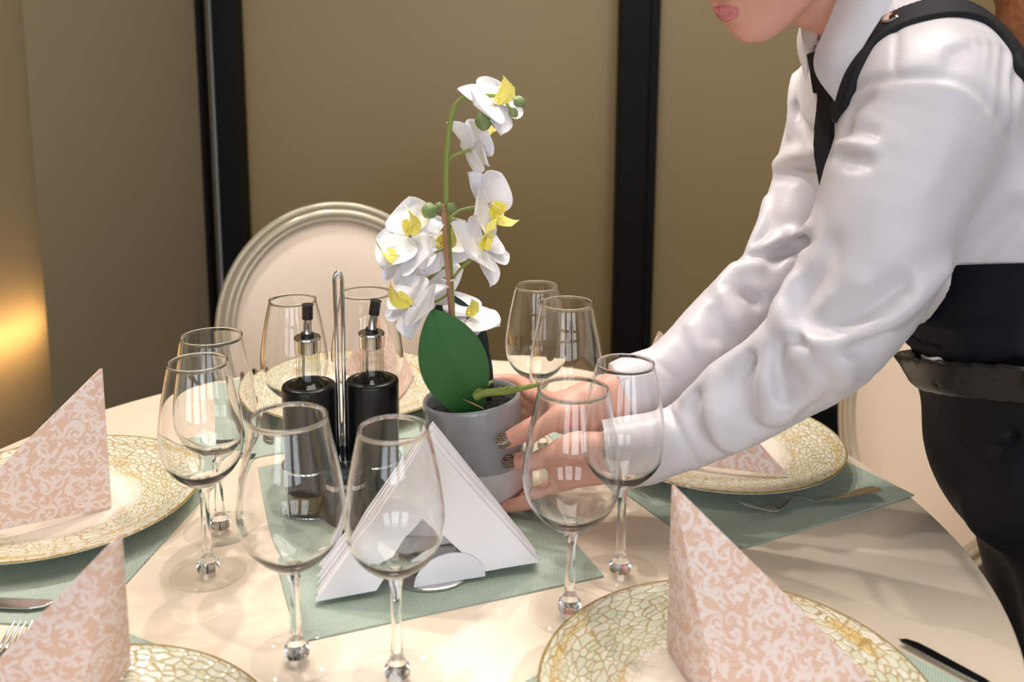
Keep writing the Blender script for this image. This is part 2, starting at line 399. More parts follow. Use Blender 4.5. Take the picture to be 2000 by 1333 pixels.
# light batten behind the frosted pane at the left edge
d_=_ray(50,641); sB=hit_left(50); qB=LA+Ld*sB; zB=CAMH+TZ+d_[2]*(qB[1]/d_[1])
eb=NT('warm_light_batten'); em=eb.new('ShaderNodeEmission'); em.inputs[0].default_value=(1.0,0.70,0.40,1); em.inputs[1].default_value=32.0; eb.l.new(em.outputs[0],eb.o.inputs[0])
P_=[LA+Ld*(SPLIT+0.015)-Ln*0.06,LA+Ld*(SPLIT+0.95)-Ln*0.06]
bt=MB().tube([(*P_[0],zB),(*P_[1],zB)],0.016,16).build('light_batten',eb.m); tag(bt,'warm glowing light strip behind the frosted pane at the left edge','light')
# ================================================================== TABLE
TC=np.array([-0.1168,0.9616]); TR=0.6033
tb=thing('dining_table',(TC[0],TC[1],0),'round cream dining table laid for five guests','table')
b=MB().lathe([(0.0001,TZ-0.03),(TR-0.012,TZ-0.03),(TR,TZ-0.024),(TR,TZ-0.003),(TR-0.003,TZ),(0.0001,TZ)],160,(TC[0],TC[1],0)); b.build('tabletop',M['table'],tb,angle=50)
b=MB().lathe([(0.045,0.03),(0.045,TZ-0.05),(0.16,TZ-0.034),(0.16,TZ-0.031),(0.0001,TZ-0.031)],40,(TC[0],TC[1],0)); b.build('pedestal',M['chair_frame'],tb)
b=MB().lathe([(0.0001,0),(0.29,0),(0.29,0.012),(0.05,0.03),(0.0001,0.03)],60,(TC[0],TC[1],0)); b.build('foot',M['chair_frame'],tb)
# ---------------------------------------------------------------- placemats
def rd(phi): a=math.radians(phi); return np.array([math.cos(a),math.sin(a)]),np.array([-math.sin(a),math.cos(a)])
def placemat(c,ax,ay,w,h,label,group='woven placemats'):
    """flat mat centred at c, half sizes w along ax, h along ay"""
    th=0.0015; b=MB(); N=1
    pts=[c+ax*sx*w+ay*sy*h for sx,sy in((-1,-1),(1,-1),(1,1),(-1,1))]
    t=[(*p,TZ+0.0004+th) for p in pts]; lo=[(*p,TZ+0.0004) for p in pts]
    b.add(t+lo,[(0,1,2,3),(7,6,5,4)]+[(i,4+i,4+(i+1)%4,(i+1)%4) for i in range(4)],[(0,0),(2*w,0),(2*w,2*h),(0,2*h)]*2)
    o=b.build('placemat',M['mat'],None,smooth=False); return tag(o,label,'placemat',group)
SET=dict(L=(174.2,0.252,0.005),E=(107,0.258,0.0),R=(27.8,0.272,0.002),FR=(-49.5,0.268,0.03),FL=(-117,0.262,0.0))
where=dict(L='on the left side of the table under the leftmost plate',E='at the far side before the oval chair back',R="on the right under the sleeves",FR='at the lower right edge under the nearest plate',FL='at the lower left corner under the cut-off plate')
for k,(phi,r0,t0) in SET.items():
    e,t=rd(phi); placemat(TC+e*(r0+0.152)+t*t0,e,t,0.152,0.1925,'sage green woven placemat '+where[k])
ca=np.array([-0.189,0.772]); cb=np.array([0.0945,0.8826]); ux=nrm(cb-ca); uy=np.array([-ux[1],ux[0]])
placemat(ca+ux*0.152+uy*0.192,ux,uy,0.152,0.192,'sage green woven placemat under the cruet and napkin holder')
# ---------------------------------------------------------------- plates
PLC=dict(L=(-0.517,1.014),R=(0.2725,1.171),FR=(0.1785,0.680),FL=(-0.314,0.576),E=(-0.244,1.375))
plab=dict(L='cream plate with gold crackle glaze at the left edge of the table',R="crackle glazed plate on the right, below the waitress's forearms",FR='crackle glazed plate nearest the camera at lower right',FL='crackle glazed plate cut off at the bottom left',E='crackle glazed plate at the far side, behind the black bottles')
prof=[(0.0001,0.003),(0.055,0.003),(0.058,0.0),(0.062,0.0),(0.066,0.004),(0.10,0.0075),(0.13,0.013),(0.152,0.0205),(0.1565,0.0222),(0.157,0.0235),(0.156,0.0245),(0.150,0.0232),(0.128,0.0165),(0.10,0.0105),(0.075,0.0085),(0.0001,0.008)]
P0=None
for k,c in PLC.items():
    loc=(c[0],c[1],TZ+0.0022)
    if P0 is None:
        b=MB().lathe(prof,120); P0=b.build('plate',M['plate'],None,angle=60); o=P0
    else: o=P0.copy(); COL.objects.link(o)
    o.location=loc; o.rotation_euler=(0,0,random.uniform(0,6)); tag(o,plab[k],'plate','crackle glazed dinner plates')
PZ=TZ+0.0108
# ---------------------------------------------------------------- folded napkins on the plates
def napkin(A,F,B1,B2,label,bow=0.006):
    """standing folded napkin: crest from apex A to foot F, a face to each side"""
    root=thing('folded_napkin',F,label,'napkin','damask napkins standing on the plates')
    A,F,B1,B2=[np.asarray(p,float) for p in (A,F,B1,B2)]
    for q,B in enumerate((B1,B2)):
        nn=nrm(np.cross(F-A,B-A)); out=nrm(F-0.5*(B1+B2)); 
        if np.dot(nn,np.r_[out[:2],0.2])<0: nn=-nn
        fu=nrm(F-A); fv=nrm((B-A)-fu*np.dot(B-A,fu))
        for lay in range(2):
            b=MB(); N=10
            th=0.0011
            def fn(u,v,lay=lay):
                # u along the crest A->F, v towards B
                p=A+(F-A)*u*(1-v)+(B-A)*u*v
                w=bow*math.sin(PI*v)*u*(1-0.3*u)
                p=p+nn*(w-lay*0.0016)
                return p,nn
            b.grid(lambda u,v:fn(0.012+0.988*u,v),N,N,th,uv=None)
            for i,pv in enumerate(b.v):
                d=np.array(pv)-A; b.uv[i]=(float(np.dot(d,fu))+0.31*q,float(np.dot(d,fv))+0.17*q)
            b.build('napkin_face' if lay==0 else 'inner_fold',M['damask'],root,angle=60)
def plate_top(r): return 0.0022+float(np.interp(r,[0,0.075,0.10,0.128,0.150,0.157],[0.008,0.0085,0.0105,0.0165,0.0232,0.0245]))
def T2(u,v):
    z=0.0145
    for _ in range(6):
        q=T(u,v,z); r=min(math.hypot(q[0]-c[0],q[1]-c[1]) for c in PLC.values()); z=plate_top(r)+0.0022 if r<0.16 else 0.027
    return T(u,v,z)
napkin(Wp(199,718,1.012),T2(217,990),T2(-150,1062),T2(185,905),'pink damask napkin standing on the leftmost plate')
napkin(Wp(1287,645,1.165),T2(1268,897),T2(1205,840),T2(1540,930),"pink damask napkin on the right plate, half hidden by the waitress's sleeves")
napkin(Wp(1313,945,0.745),T2(1404,1388),T2(1303,1262),T2(1702,1328),'large pink damask napkin standing on the nearest plate at lower right')
napkin(Wp(238,1040,0.640),T2(150,1392),T2(-110,1400),T2(256,1300),'pink damask napkin standing at the bottom left corner')
napkin(Wp(742,600,1.385),T2(770,790),T2(655,735),T2(808,730),'pink damask napkin on the far plate behind the oil bottles')
# ---------------------------------------------------------------- wine glasses
def glass_parts(root,H,rim,foot,bowl):
    z0=bowl[0][1]
    th=0.0012
    outer=bowl+[(rim,H)]
    n=len(outer)
    op,_=catmull([np.array([r,z,0]) for r,z in outer],[0]*n,5)
    prof=[(p[0],p[1]) for p in op]
    inner=[(max(r-th-(0.0025*max(0,1-(z-z0)/0.02)),0.0001),z+(0.0035*max(0,1-(z-z0)/0.03))) for r,z in prof if z>z0+0.0035]
    lip=[(rim+0.0004,H+0.0004),(rim+0.0003,H+0.0012),(rim-0.0004,H+0.0016),(rim-0.0012,H+0.0013),(rim-0.0016,H+0.0004)]
    bx,by=root.location.x,root.location.y
    # bowl wall as one closed profile
    MB().lathe(prof+lip+inner[::-1]+[(0.0001,inner[0][1]-0.001),(0.0001,z0)],72,(bx,by,TZ+0.0025)).build('bowl',M['glass_solid'],root,angle=80)
    # solid stem
    st=[(0.0001,0.0046),(0.0108,0.0046),(0.0110,0.0085),(0.0098,0.0135),(0.0062,0.0185),(0.0050,0.026),(0.0043,0.05),(0.0043,z0-0.016),(0.0056,z0-0.006),(bowl[0][0],z0-0.0004),(0.0001,z0-0.0004)]
    MB().lathe(st,32,(bx,by,TZ+0.0025)).build('stem',M['glass_solid'],root,angle=70)
    ft=[(0.0001,0.0),(foot-0.001,0.0),(foot,0.0010),(foot,0.0022),(foot-0.0012,0.003),(0.012,0.0044),(0.0001,0.0044)]
    MB().lathe(ft,72,(bx,by,TZ+0.0025)).build('foot',M['foot_glass'],root,angle=60)
BIG=(0.2195,0.0319,0.0386,[(0.0072,0.083),(0.018,0.0888),(0.032,0.1015),(0.0412,0.1155),(0.0452,0.132),(0.0446,0.148),(0.0412,0.173),(0.0362,0.197)])
SML=(0.2205,0.0282,0.0372,[(0.0068,0.094),(0.017,0.0995),(0.030,0.111),(0.0380,0.125),(0.0408,0.141),(0.0402,0.156),(0.0370,0.178),(0.0328,0.200)])
GL=dict(A1=('s',-0.304,0.883,'narrow wine glass at the front of the left pair, beside the leftmost plate'),A2=('b',-0.3178,0.9694,'wide wine glass at the back of the left pair, behind the narrow one'),
 B1=('b',-0.1845,0.7481,'wide wine glass in front of the black oil bottle, left of the nearest pair'),B2=('s',-0.0944,0.722,'narrow wine glass in front of the white paper napkins, nearest the bottom edge'),
 C1=('b',0.0558,0.8172,'wide wine glass in front of the waitress\'s fingers'),C2=('s',0.1108,0.8854,'narrow wine glass in front of the waitress\'s cuffs'),
 D1=('s',0.0330,1.1880,'narrow wine glass behind the pot, left of the rear right pair'),D2=('b',0.0672,1.1100,'wide wine glass behind the pot, right of the rear right pair'),
 E1=('s',-0.2654,1.1167,'narrow wine glass behind the left oil bottle, before the oval chair'),E2=('b',-0.183,1.1577,'wide wine glass behind the right oil bottle, before the oval chair'))
proto={}
for k,(ty,gx,gy,lab) in GL.items():
    if ty not in proto:
        r=thing('wine_glass',(gx,gy,TZ),lab,'wine glass','wine glasses on the table'); glass_parts(r,*(BIG if ty=='b' else SML)); proto[ty]=r
    else:
        r=dup(proto[ty],(gx,gy,TZ)); r['label']=lab
# ---------------------------------------------------------------- cruet stand with two bottles
zt=0.157
b1=T(603,747,zt); b2=T(727,737,zt); bl=np.array([b1[0],b1[1]]); br=np.array([b2[0],b2[1]]); cm=(bl+br)/2; cd=nrm(br-bl); cn=np.array([cd[1],-cd[0]])
def bottle(c,label,liquid,lean):
    root=thing('oil_bottle',(c[0],c[1],TZ),label,'bottle','bottles in the cruet stand'); z=TZ+0.0045; bs=(c[0],c[1],z)
    R=0.0288
    MB().lathe([(0.0001,0.0),(R-0.003,0.0),(R-0.0008,0.002),(R-0.0006,zt-0.012),(R-0.004,zt-0.006),(0.016,zt-0.003),(0.0135,zt+0.002),(0.0128,zt+0.030),(0.0145,zt+0.031),(0.0145,zt+0.044),(0.0132,zt+0.045),(0.0110,zt+0.045),(0.0108,zt+0.003),(0.020,zt-0.008),(R-0.004,zt-0.013),(R-0.003,0.004),(0.0001,0.004)],48,bs).build('glass_body',M['bottle_glass'],root,angle=50)
    MB().lathe([(0.0001,0.0045),(R-0.0035,0.0045),(R-0.0035,0.06),(0.0001,0.06)],40,bs).build('liquid',M[liquid],root,angle=50)
    MB().lathe([(R-0.0003,0.030),(R+0.0010,0.030),(R+0.0010,zt-0.010),(R+0.0004,zt-0.0075),(R-0.001,zt-0.0065),(R-0.0045,zt-0.0055),(R-0.006,zt-0.0055),(R-0.0058,zt-0.0062),(R-0.0003,zt-0.012)],60,bs,close=True).build('sleeve',M['black'],root,angle=45)
    MB().lathe([(0.0001,zt+0.030),(0.0104,zt+0.030),(0.0104,zt+0.0455),(0.0148,zt+0.0458),(0.0148,zt+0.0478),(0.0138,zt+0.049),(0.0001,zt+0.049)],40,bs).build('stopper',M['steel'],root,angle=45)
    sp=np.array([c[0],c[1],z+zt+0.048]); d=nrm([lean[0],lean[1],1.0])
    MB().tube([sp,sp+d*0.004,sp+d*0.022],[0.0062,0.0046,0.0044],20).build('spout',M['steel'],root,angle=40)
    MB().tube([sp+d*0.0015,sp+d*0.0045],[0.0072,0.0072],20).build('spout_ring',M['black_plastic'],root,angle=40)
    MB().tube([sp+d*0.021,sp+d*0.036,sp+d*0.0375],[0.0060,0.0060,0.0066],20).build('spout_cap',M['black_plastic'],root,angle=40)
    MB().tube([sp-np.array([0.004,0,0.0]),sp-np.array([0.006,0,-0.03+0.03])-np.array([0,0,0.05])],0.0014,8).build('breather_tube',M['steel'],root)
bottle(bl,'black sleeved oil bottle on the left of the cruet, yellow oil at its base','oil',(0.05,-0.05))
bottle(br,'black sleeved vinegar bottle on the right of the cruet, beside the flower pot','vinegar',(0.16,0.0))
cr=thing('cruet_stand',(cm[0],cm[1],TZ),'chrome wire cruet stand with tall loop handle','cruet stand')
ptop=Wp(655,533,cm[1])[2]
hp=[np.r_[cm,TZ+0.003],np.r_[cm,TZ+0.10],np.r_[cm,ptop-0.02],np.r_[cm,ptop-0.004]]
off=np.r_[cd*0.0045,0]
MB().tube([np.r_[cm,TZ+0.004]+off*0.7,np.r_[cm,TZ+0.1]+off*0.7,np.r_[cm,ptop-0.03]+off*0.9,np.r_[cm,ptop-0.006]+off*0.8,np.r_[cm,ptop]+off*0.0,np.r_[cm,ptop-0.006]-off*0.8,np.r_[cm,ptop-0.03]-off*0.9,np.r_[cm,TZ+0.1]-off*0.7,np.r_[cm,TZ+0.004]-off*0.7],0.0024,12,sub=5).build('handle',M['chrome'],cr)
def ring(c,r,z,n=28): return [np.array([c[0]+r*math.cos(2*PI*k/n),c[1]+r*math.sin(2*PI*k/n),z]) for k in range(n)]
for c in (bl,br):
    MB().tube(ring(c,0.0325,TZ+0.062),0.0016,8,closed=True).build('upper_ring',M['chrome'],cr)
    MB().tube(ring(c,0.0315,TZ+0.0040),0.0016,8,closed=True).build('base_ring',M['chrome'],cr)
    for a in (0.7,2.4,4.0,5.6):
        e=np.array([math.cos(a),math.sin(a)]); MB().tube([np.r_[c+e*0.0325,TZ+0.0035],np.r_[c+e*0.0335,TZ+0.03],np.r_[c+e*0.0335,TZ+0.062]],0.0014,8).build('upright',M['chrome'],cr)
for sgn,lab,zz in ((1,'black pepper shaker at the front of the cruet between the bottles',0.070),(-1,'black salt shaker at the back of the cruet between the bottles',0.070)):
    c=cm+cn*sgn*0.040; s=thing('shaker',(c[0],c[1],TZ),lab,'shaker','shakers in the cruet stand'); bs=(c[0],c[1],TZ+0.0025)
    MB().lathe([(0.0001,0),(0.0185,0),(0.0190,0.002),(0.0190,0.050),(0.0001,0.050)],40,bs).build('body',M['black'],s,angle=45)
    MB().lathe([(0.0001,0.0504),(0.0182,0.0504),(0.0182,0.0555),(0.0001,0.0555)],40,bs).build('collar',M['steel'],s,angle=45)
    MB().lathe([(0.0001,0.056),(0.0193,0.056),(0.0195,0.064),(0.0180,0.067),(0.0165,0.066),(0.0001,0.0655)],40,bs).build('lid',M['black_plastic'],s,angle=45)
# ---------------------------------------------------------------- napkin holder with white paper napkins
hx=nrm(V(0.9563,0.2924)); hn=V(hx[1],-hx[0]); hc=V(-0.0811,0.896)
hd=thing('napkin_holder',(hc[0],hc[1],TZ),'round steel napkin holder base with half disc plates','napkin holder')
MB().lathe([(0.0001,0.0021),(0.044,0.0021),(0.046,0.003),(0.046,0.0048),(0.044,0.0062),(0.0001,0.0062)],64,(hc[0],hc[1],TZ)).build('base',M['steel'],hd,angle=40)
for sg,o_ in ((1,0.0388),(-1,0.0345)):
    c=hc+hn*o_*sg+hx*(0.011 if sg>0 else 0); pts=[np.r_[c+hx*0.036*math.cos(a),TZ+0.0064+0.030*math.sin(a)] for a in np.linspace(0,PI,24)]
    MB().prism(pts,np.r_[hn*0.0012*-sg,0]).build('side_plate',M['white_metal'],hd,angle=40)
NN=15
mid0=V(-0.074,0.8655)
for i in range(NN):
    f=i/(NN-1); dep=-0.004+0.046*f       # from front to back
    rot=(0.5-f)*0.05+random.uniform(-.006,.006)
    lean=0.0
    c=mid0-hn*(-0.002)+(-hn)*dep+hx*((f-0.5)*0.008+random.uniform(-.0015,.0015))
    sc=1.0+random.uniform(-.015,.015)
    ang=math.atan2(0.0585,0.212)+0.02-0.05*f
    ax=V(math.cos(ang),math.sin(ang)); nn=V(ax[1],-ax[0])
    pol=[(-0.112,0.0),(-0.054,0.0),(-0.004,0.066),(0.052,0.0),(0.110,0.0),(0.002,0.142)]
    pts=[]
    for s,z in pol:
        s*=sc; z=z*sc+random.uniform(0,0.001)
        s,z2=s*math.cos(rot)-z*math.sin(rot),z*math.cos(rot)+s*math.sin(rot)
        pts.append((s,z2))
    mz=min(z for s,z in pts)
    P3=[np.r_[c+ax*s-nn*(0.05*(z-mz)),TZ+0.0067+(z-mz)] for s,z in pts]
    o=MB().prism(P3,np.r_[-nn*0.0022,0]).build('paper_napkin',M['paper'],None,smooth=False)
    tag(o,('frontmost white folded paper napkin in the steel holder' if i==0 else 'rearmost white folded paper napkin in the holder, against the flower pot' if i==NN-1 else 'white folded paper napkin inside the stack in the steel holder'),'paper napkin','white paper napkins in the holder')
# ---------------------------------------------------------------- cutlery
def fork(base,tip,label,roll=0.0,z=TZ+0.003,part='fork'):
    base=np.asarray(base,float)[:2]; tip=np.asarray(tip,float)[:2]; L=np.linalg.norm(tip-base); d=nrm(tip-base); n2=V(-d[1],d[0])
    root=thing('fork',(base[0],base[1],TZ),label,'fork','forks on the table')
    sc=L/0.19
    def pt(s,w,h):
        y=w; zz=h
        if roll: y,zz=w*math.cos(roll)-h*math.sin(roll),w*math.sin(roll)+h*math.cos(roll)
        return np.r_[base+d*s*sc+n2*y*sc,z+0.0002+(zz+abs(math.sin(roll))*0.010)*sc]
    hz=lambda s: 0.0015+0.010*math.exp(-((s-0.118)/0.02)**2)-0.001*math.exp(-((s-0.150)/0.012)**2)+max(0,(s-0.155))*0.32+0.004*math.exp(-((s-0.0)/0.04)**2)
    wd=[(0.0,0.008),(0.004,0.0105),(0.02,0.0108),(0.06,0.0072),(0.09,0.0042),(0.112,0.0036),(0.124,0.0052),(0.134,0.0095),(0.144,0.0118),(0.150,0.0118)]
    b=MB(); pts=[]
    ws=np.interp(np.linspace(0,0.150,44),[a for a,_ in wd],[q for _,q in wd]); ss=np.linspace(0,0.150,44)
    K=7
    def fn(u,v):
        s=u*0.150; w=np.interp(s,ss,ws)*(2*v-1)
        rib=0.0007*math.cos((2*v-1)*PI*1.5)*(1 if s<0.09 else 0)
        dish=0.0022*(1-(2*v-1)**2)*max(0,min(1,(s-0.12)/0.02))
        th=0.0011+0.0010*math.exp(-((s-0.10)/0.03)**2)
        return pt(s,w,hz(s)+rib-dish),np.array([0,0,1.0])
    b.grid(fn,43,8,0.0022); b.build('handle',M['steel'],root,angle=50)
    for k in range(4):
        w0=(-0.0103+k*0.00687); b=MB()
        P=[pt(s,w0*(1-0.05*(s-0.148)/0.04),hz(s)) for s in np.linspace(0.147,0.190,9)]
        b.tube(P,[0.0015]*6+[0.0013,0.0011,0.0006],8,flat=0.8); b.build('tine',M['steel'],root)
    return root
def knife(base,tip,label,z=TZ+0.0028):
    base=np.asarray(base,float)[:2]; tip=np.asarray(tip,float)[:2]; L=np.linalg.norm(tip-base); d=nrm(tip-base); n2=V(-d[1],d[0]); sc=L/0.225
    root=thing('table_knife',(base[0],base[1],TZ),label,'knife','knives on the table')
    pt=lambda s,w,h: np.r_[base+d*s*sc+n2*w*sc,z+h*sc]
    hw=[(0,0.006),(0.004,0.0085),(0.03,0.0088),(0.08,0.0062),(0.105,0.0052),(0.112,0.006)]
    def fn(u,v):
        s=u*0.112; w=np.interp(s,[a for a,_ in hw],[q for _,q in hw])*math.cos(PI*v)
        return pt(s,w,0.0035+0.003*math.sin(PI*v)),np.array([0,0,1.0])
    MB().grid(fn,30,8,0.003).build('handle',M['steel'],root,angle=50)
    bl=[(0.111,-0.0055),(0.125,-0.0085),(0.19,-0.0095),(0.208,-0.0088),(0.220,-0.004),(0.225,0.004),(0.220,0.0068),(0.15,0.0062),(0.111,0.0055)]
    MB().prism([pt(s,w,0.0022) for s,w in bl],(0,0,0.0016)).build('blade',M['steel'],root,smooth=False,bevel=0.0004)
fork(T(1716,972),T(1448,1014),'steel fork lying on the right placemat in front of the plate',roll=0.22)
e,t=rd(-117)
fork(T(-150,1480),T(48,1240),'steel fork at the lower left corner, tines up beside the pink napkin')
knife(T(-330,1172),T(102,1192),'steel table knife at the left edge, on the green placemat')
knife(T(2150,1470),T(1758,1258),'steel table knife at the bottom right, beside the nearest plate')
knife(T(497,735),T(517,872),'steel table knife on the far placemat, left of the oil bottles')
# ---------------------------------------------------------------- oval back chairs
def make_chair(label,loc,face):
    root=D.objects.new('dining_chair',None); COL.objects.link(root); tag(root,label,'chair','oval back dining chairs')
    a,bh=0.244,0.262; cz=0.700; tilt=math.radians(9); yb=0.0
    def bp(x,z,y=0.0):   # a point of the tilted back plane; +y is towards the table
        zz=z; return np.array([x,yb-math.sin(tilt)*(zz+bh)+y*math.cos(tilt),cz-0.0+zz*math.cos(tilt)+y*math.sin(tilt)])
    # moulded frame: profile swept round the ellipse
    pr=[(-0.0,-0.016),(0.0,0.012),(0.003,0.0165),(0.009,0.0175),(0.013,0.0145),(0.0155,0.0140),(0.019,0.0185),(0.026,0.0200),(0.031,0.0160),(0.033,0.0150),(0.037,0.0165),(0.041,0.0120),(0.042,0.006),(0.042,-0.016)]
    n=96; b=MB(); vs=[]; fs=[]; m=len(pr)
    for k in range(n):
        t=2*PI*k/n
        for q,h in pr: vs.append(bp((a-q)*math.cos(t),(bh-q)*math.sin(t),h))
    for k in range(n):
        k2=(k+1)%n
        for i in range(m): i2=(i+1)%m; fs.append((k*m+i,k2*m+i,k2*m+i2,k*m+i2))
    b.add(vs,fs).build('back_frame',M['chair_frame'],root,angle=60)
    ai,bi=a-0.040,bh-0.040; b=MB(); vs=[]; fs=[]; R=14
    for sgn in (1,-1):
        for i in range(R+1):
            r=i/R
            for k in range(n):
                t=2*PI*k/n; vs.append(bp(ai*r*math.cos(t),bi*r*math.sin(t),sgn*(0.004+0.018*(1-r**4))))
    for l in range(2):
        o_=l*(R+1)*n
        for i in range(R):
            for k in range(n): k2=(k+1)%n; fs.append((o_+i*n+k,o_+i*n+k2,o_+(i+1)*n+k2,o_+(i+1)*n+k))
    for k in range(n): k2=(k+1)%n; fs.append((R*n+k,R*n+k2,(R+1)*n+R*n+k2,(R+1)*n+R*n+k))
    b.add(vs,fs).build('back_pad',M['chair_fabric'],root,angle=70)
    # seat
    def seat_outline(s): 
        pts=[]
        for k in range(48):
            t=2*PI*k/48; x=0.235*s*np.sign(math.cos(t))*abs(math.cos(t))**0.6; y=0.235+0.225*s*np.sign(math.sin(t))*abs(math.sin(t))**0.6; pts.append((x*(0.9+0.12*(y/0.46)),y))
        return pts
    b=MB(); vs=[]; fs=[]; lev=[(0.0,0.475),(0.5,0.474),(0.85,0.466),(0.97,0.45),(1.0,0.425),(1.0,0.40),(0,0.40)]
    for s,z in lev:
        for x,y in seat_outline(max(s,0.001)): vs.append((x,y,z))
    for i in range(len(lev)-1):
        for k in range(48): k2=(k+1)%48; fs.append((i*48+k,i*48+k2,(i+1)*48+k2,(i+1)*48+k))
    b.add(vs,fs).build('seat',M['chair_fabric'],root,angle=60)
    b=MB(); o1=seat_outline(0.99); b.prism([(x,y,0.355) for x,y in o1],(0,0,0.044)).build('seat_rail',M['chair_frame'],root,angle=40)
    for x,y in ((-0.19,0.41),(0.19,0.41)): MB().lathe([(0.0001,0),(0.011,0),(0.013,0.02),(0.021,0.32),(0.024,0.354),(0.0001,0.354)],20,(x,y,0)).build('leg',M['chair_frame'],root,angle=50)
    for x in (-0.16,0.16): MB().tube([(x*1.1,-0.06,0.0),(x,0.0,0.20),(x,0.015,0.36),(x*0.9,-0.004,0.52)],[0.012,0.018,0.02,0.016],14,sub=4).build('leg',M['chair_frame'],root)
    root.location=(loc[0],loc[1],0); root.rotation_euler=(0,0,math.atan2(face[1],face[0])-PI/2); return root
c1=V(-0.353,1.875); ch=make_chair('cream oval back chair behind the far side of the table, behind the orchid',c1,TC-c1)
c2=V(0.643,1.455); c3=dup(ch,(c2[0],c2[1],0)); c3.rotation_euler=(0,0,math.radians(192)-PI/2); c3['label']='cream oval back chair at the right, partly hidden behind the waitress'

for o in SC.objects:
    if o.type=='MESH':
        n_=o.name.split('.')[0]
        if n_ in ('bowl','stem') and o.parent and o.parent.name.startswith('wine_glass'): o.cycles.is_caustics_caster=True
        if n_ in ('tabletop','placemat','plate'): o.cycles.is_caustics_receiver=True
    elif o.type=='LIGHT' and o.data.type=='SPOT': o.data.cycles.is_caustics_light=True
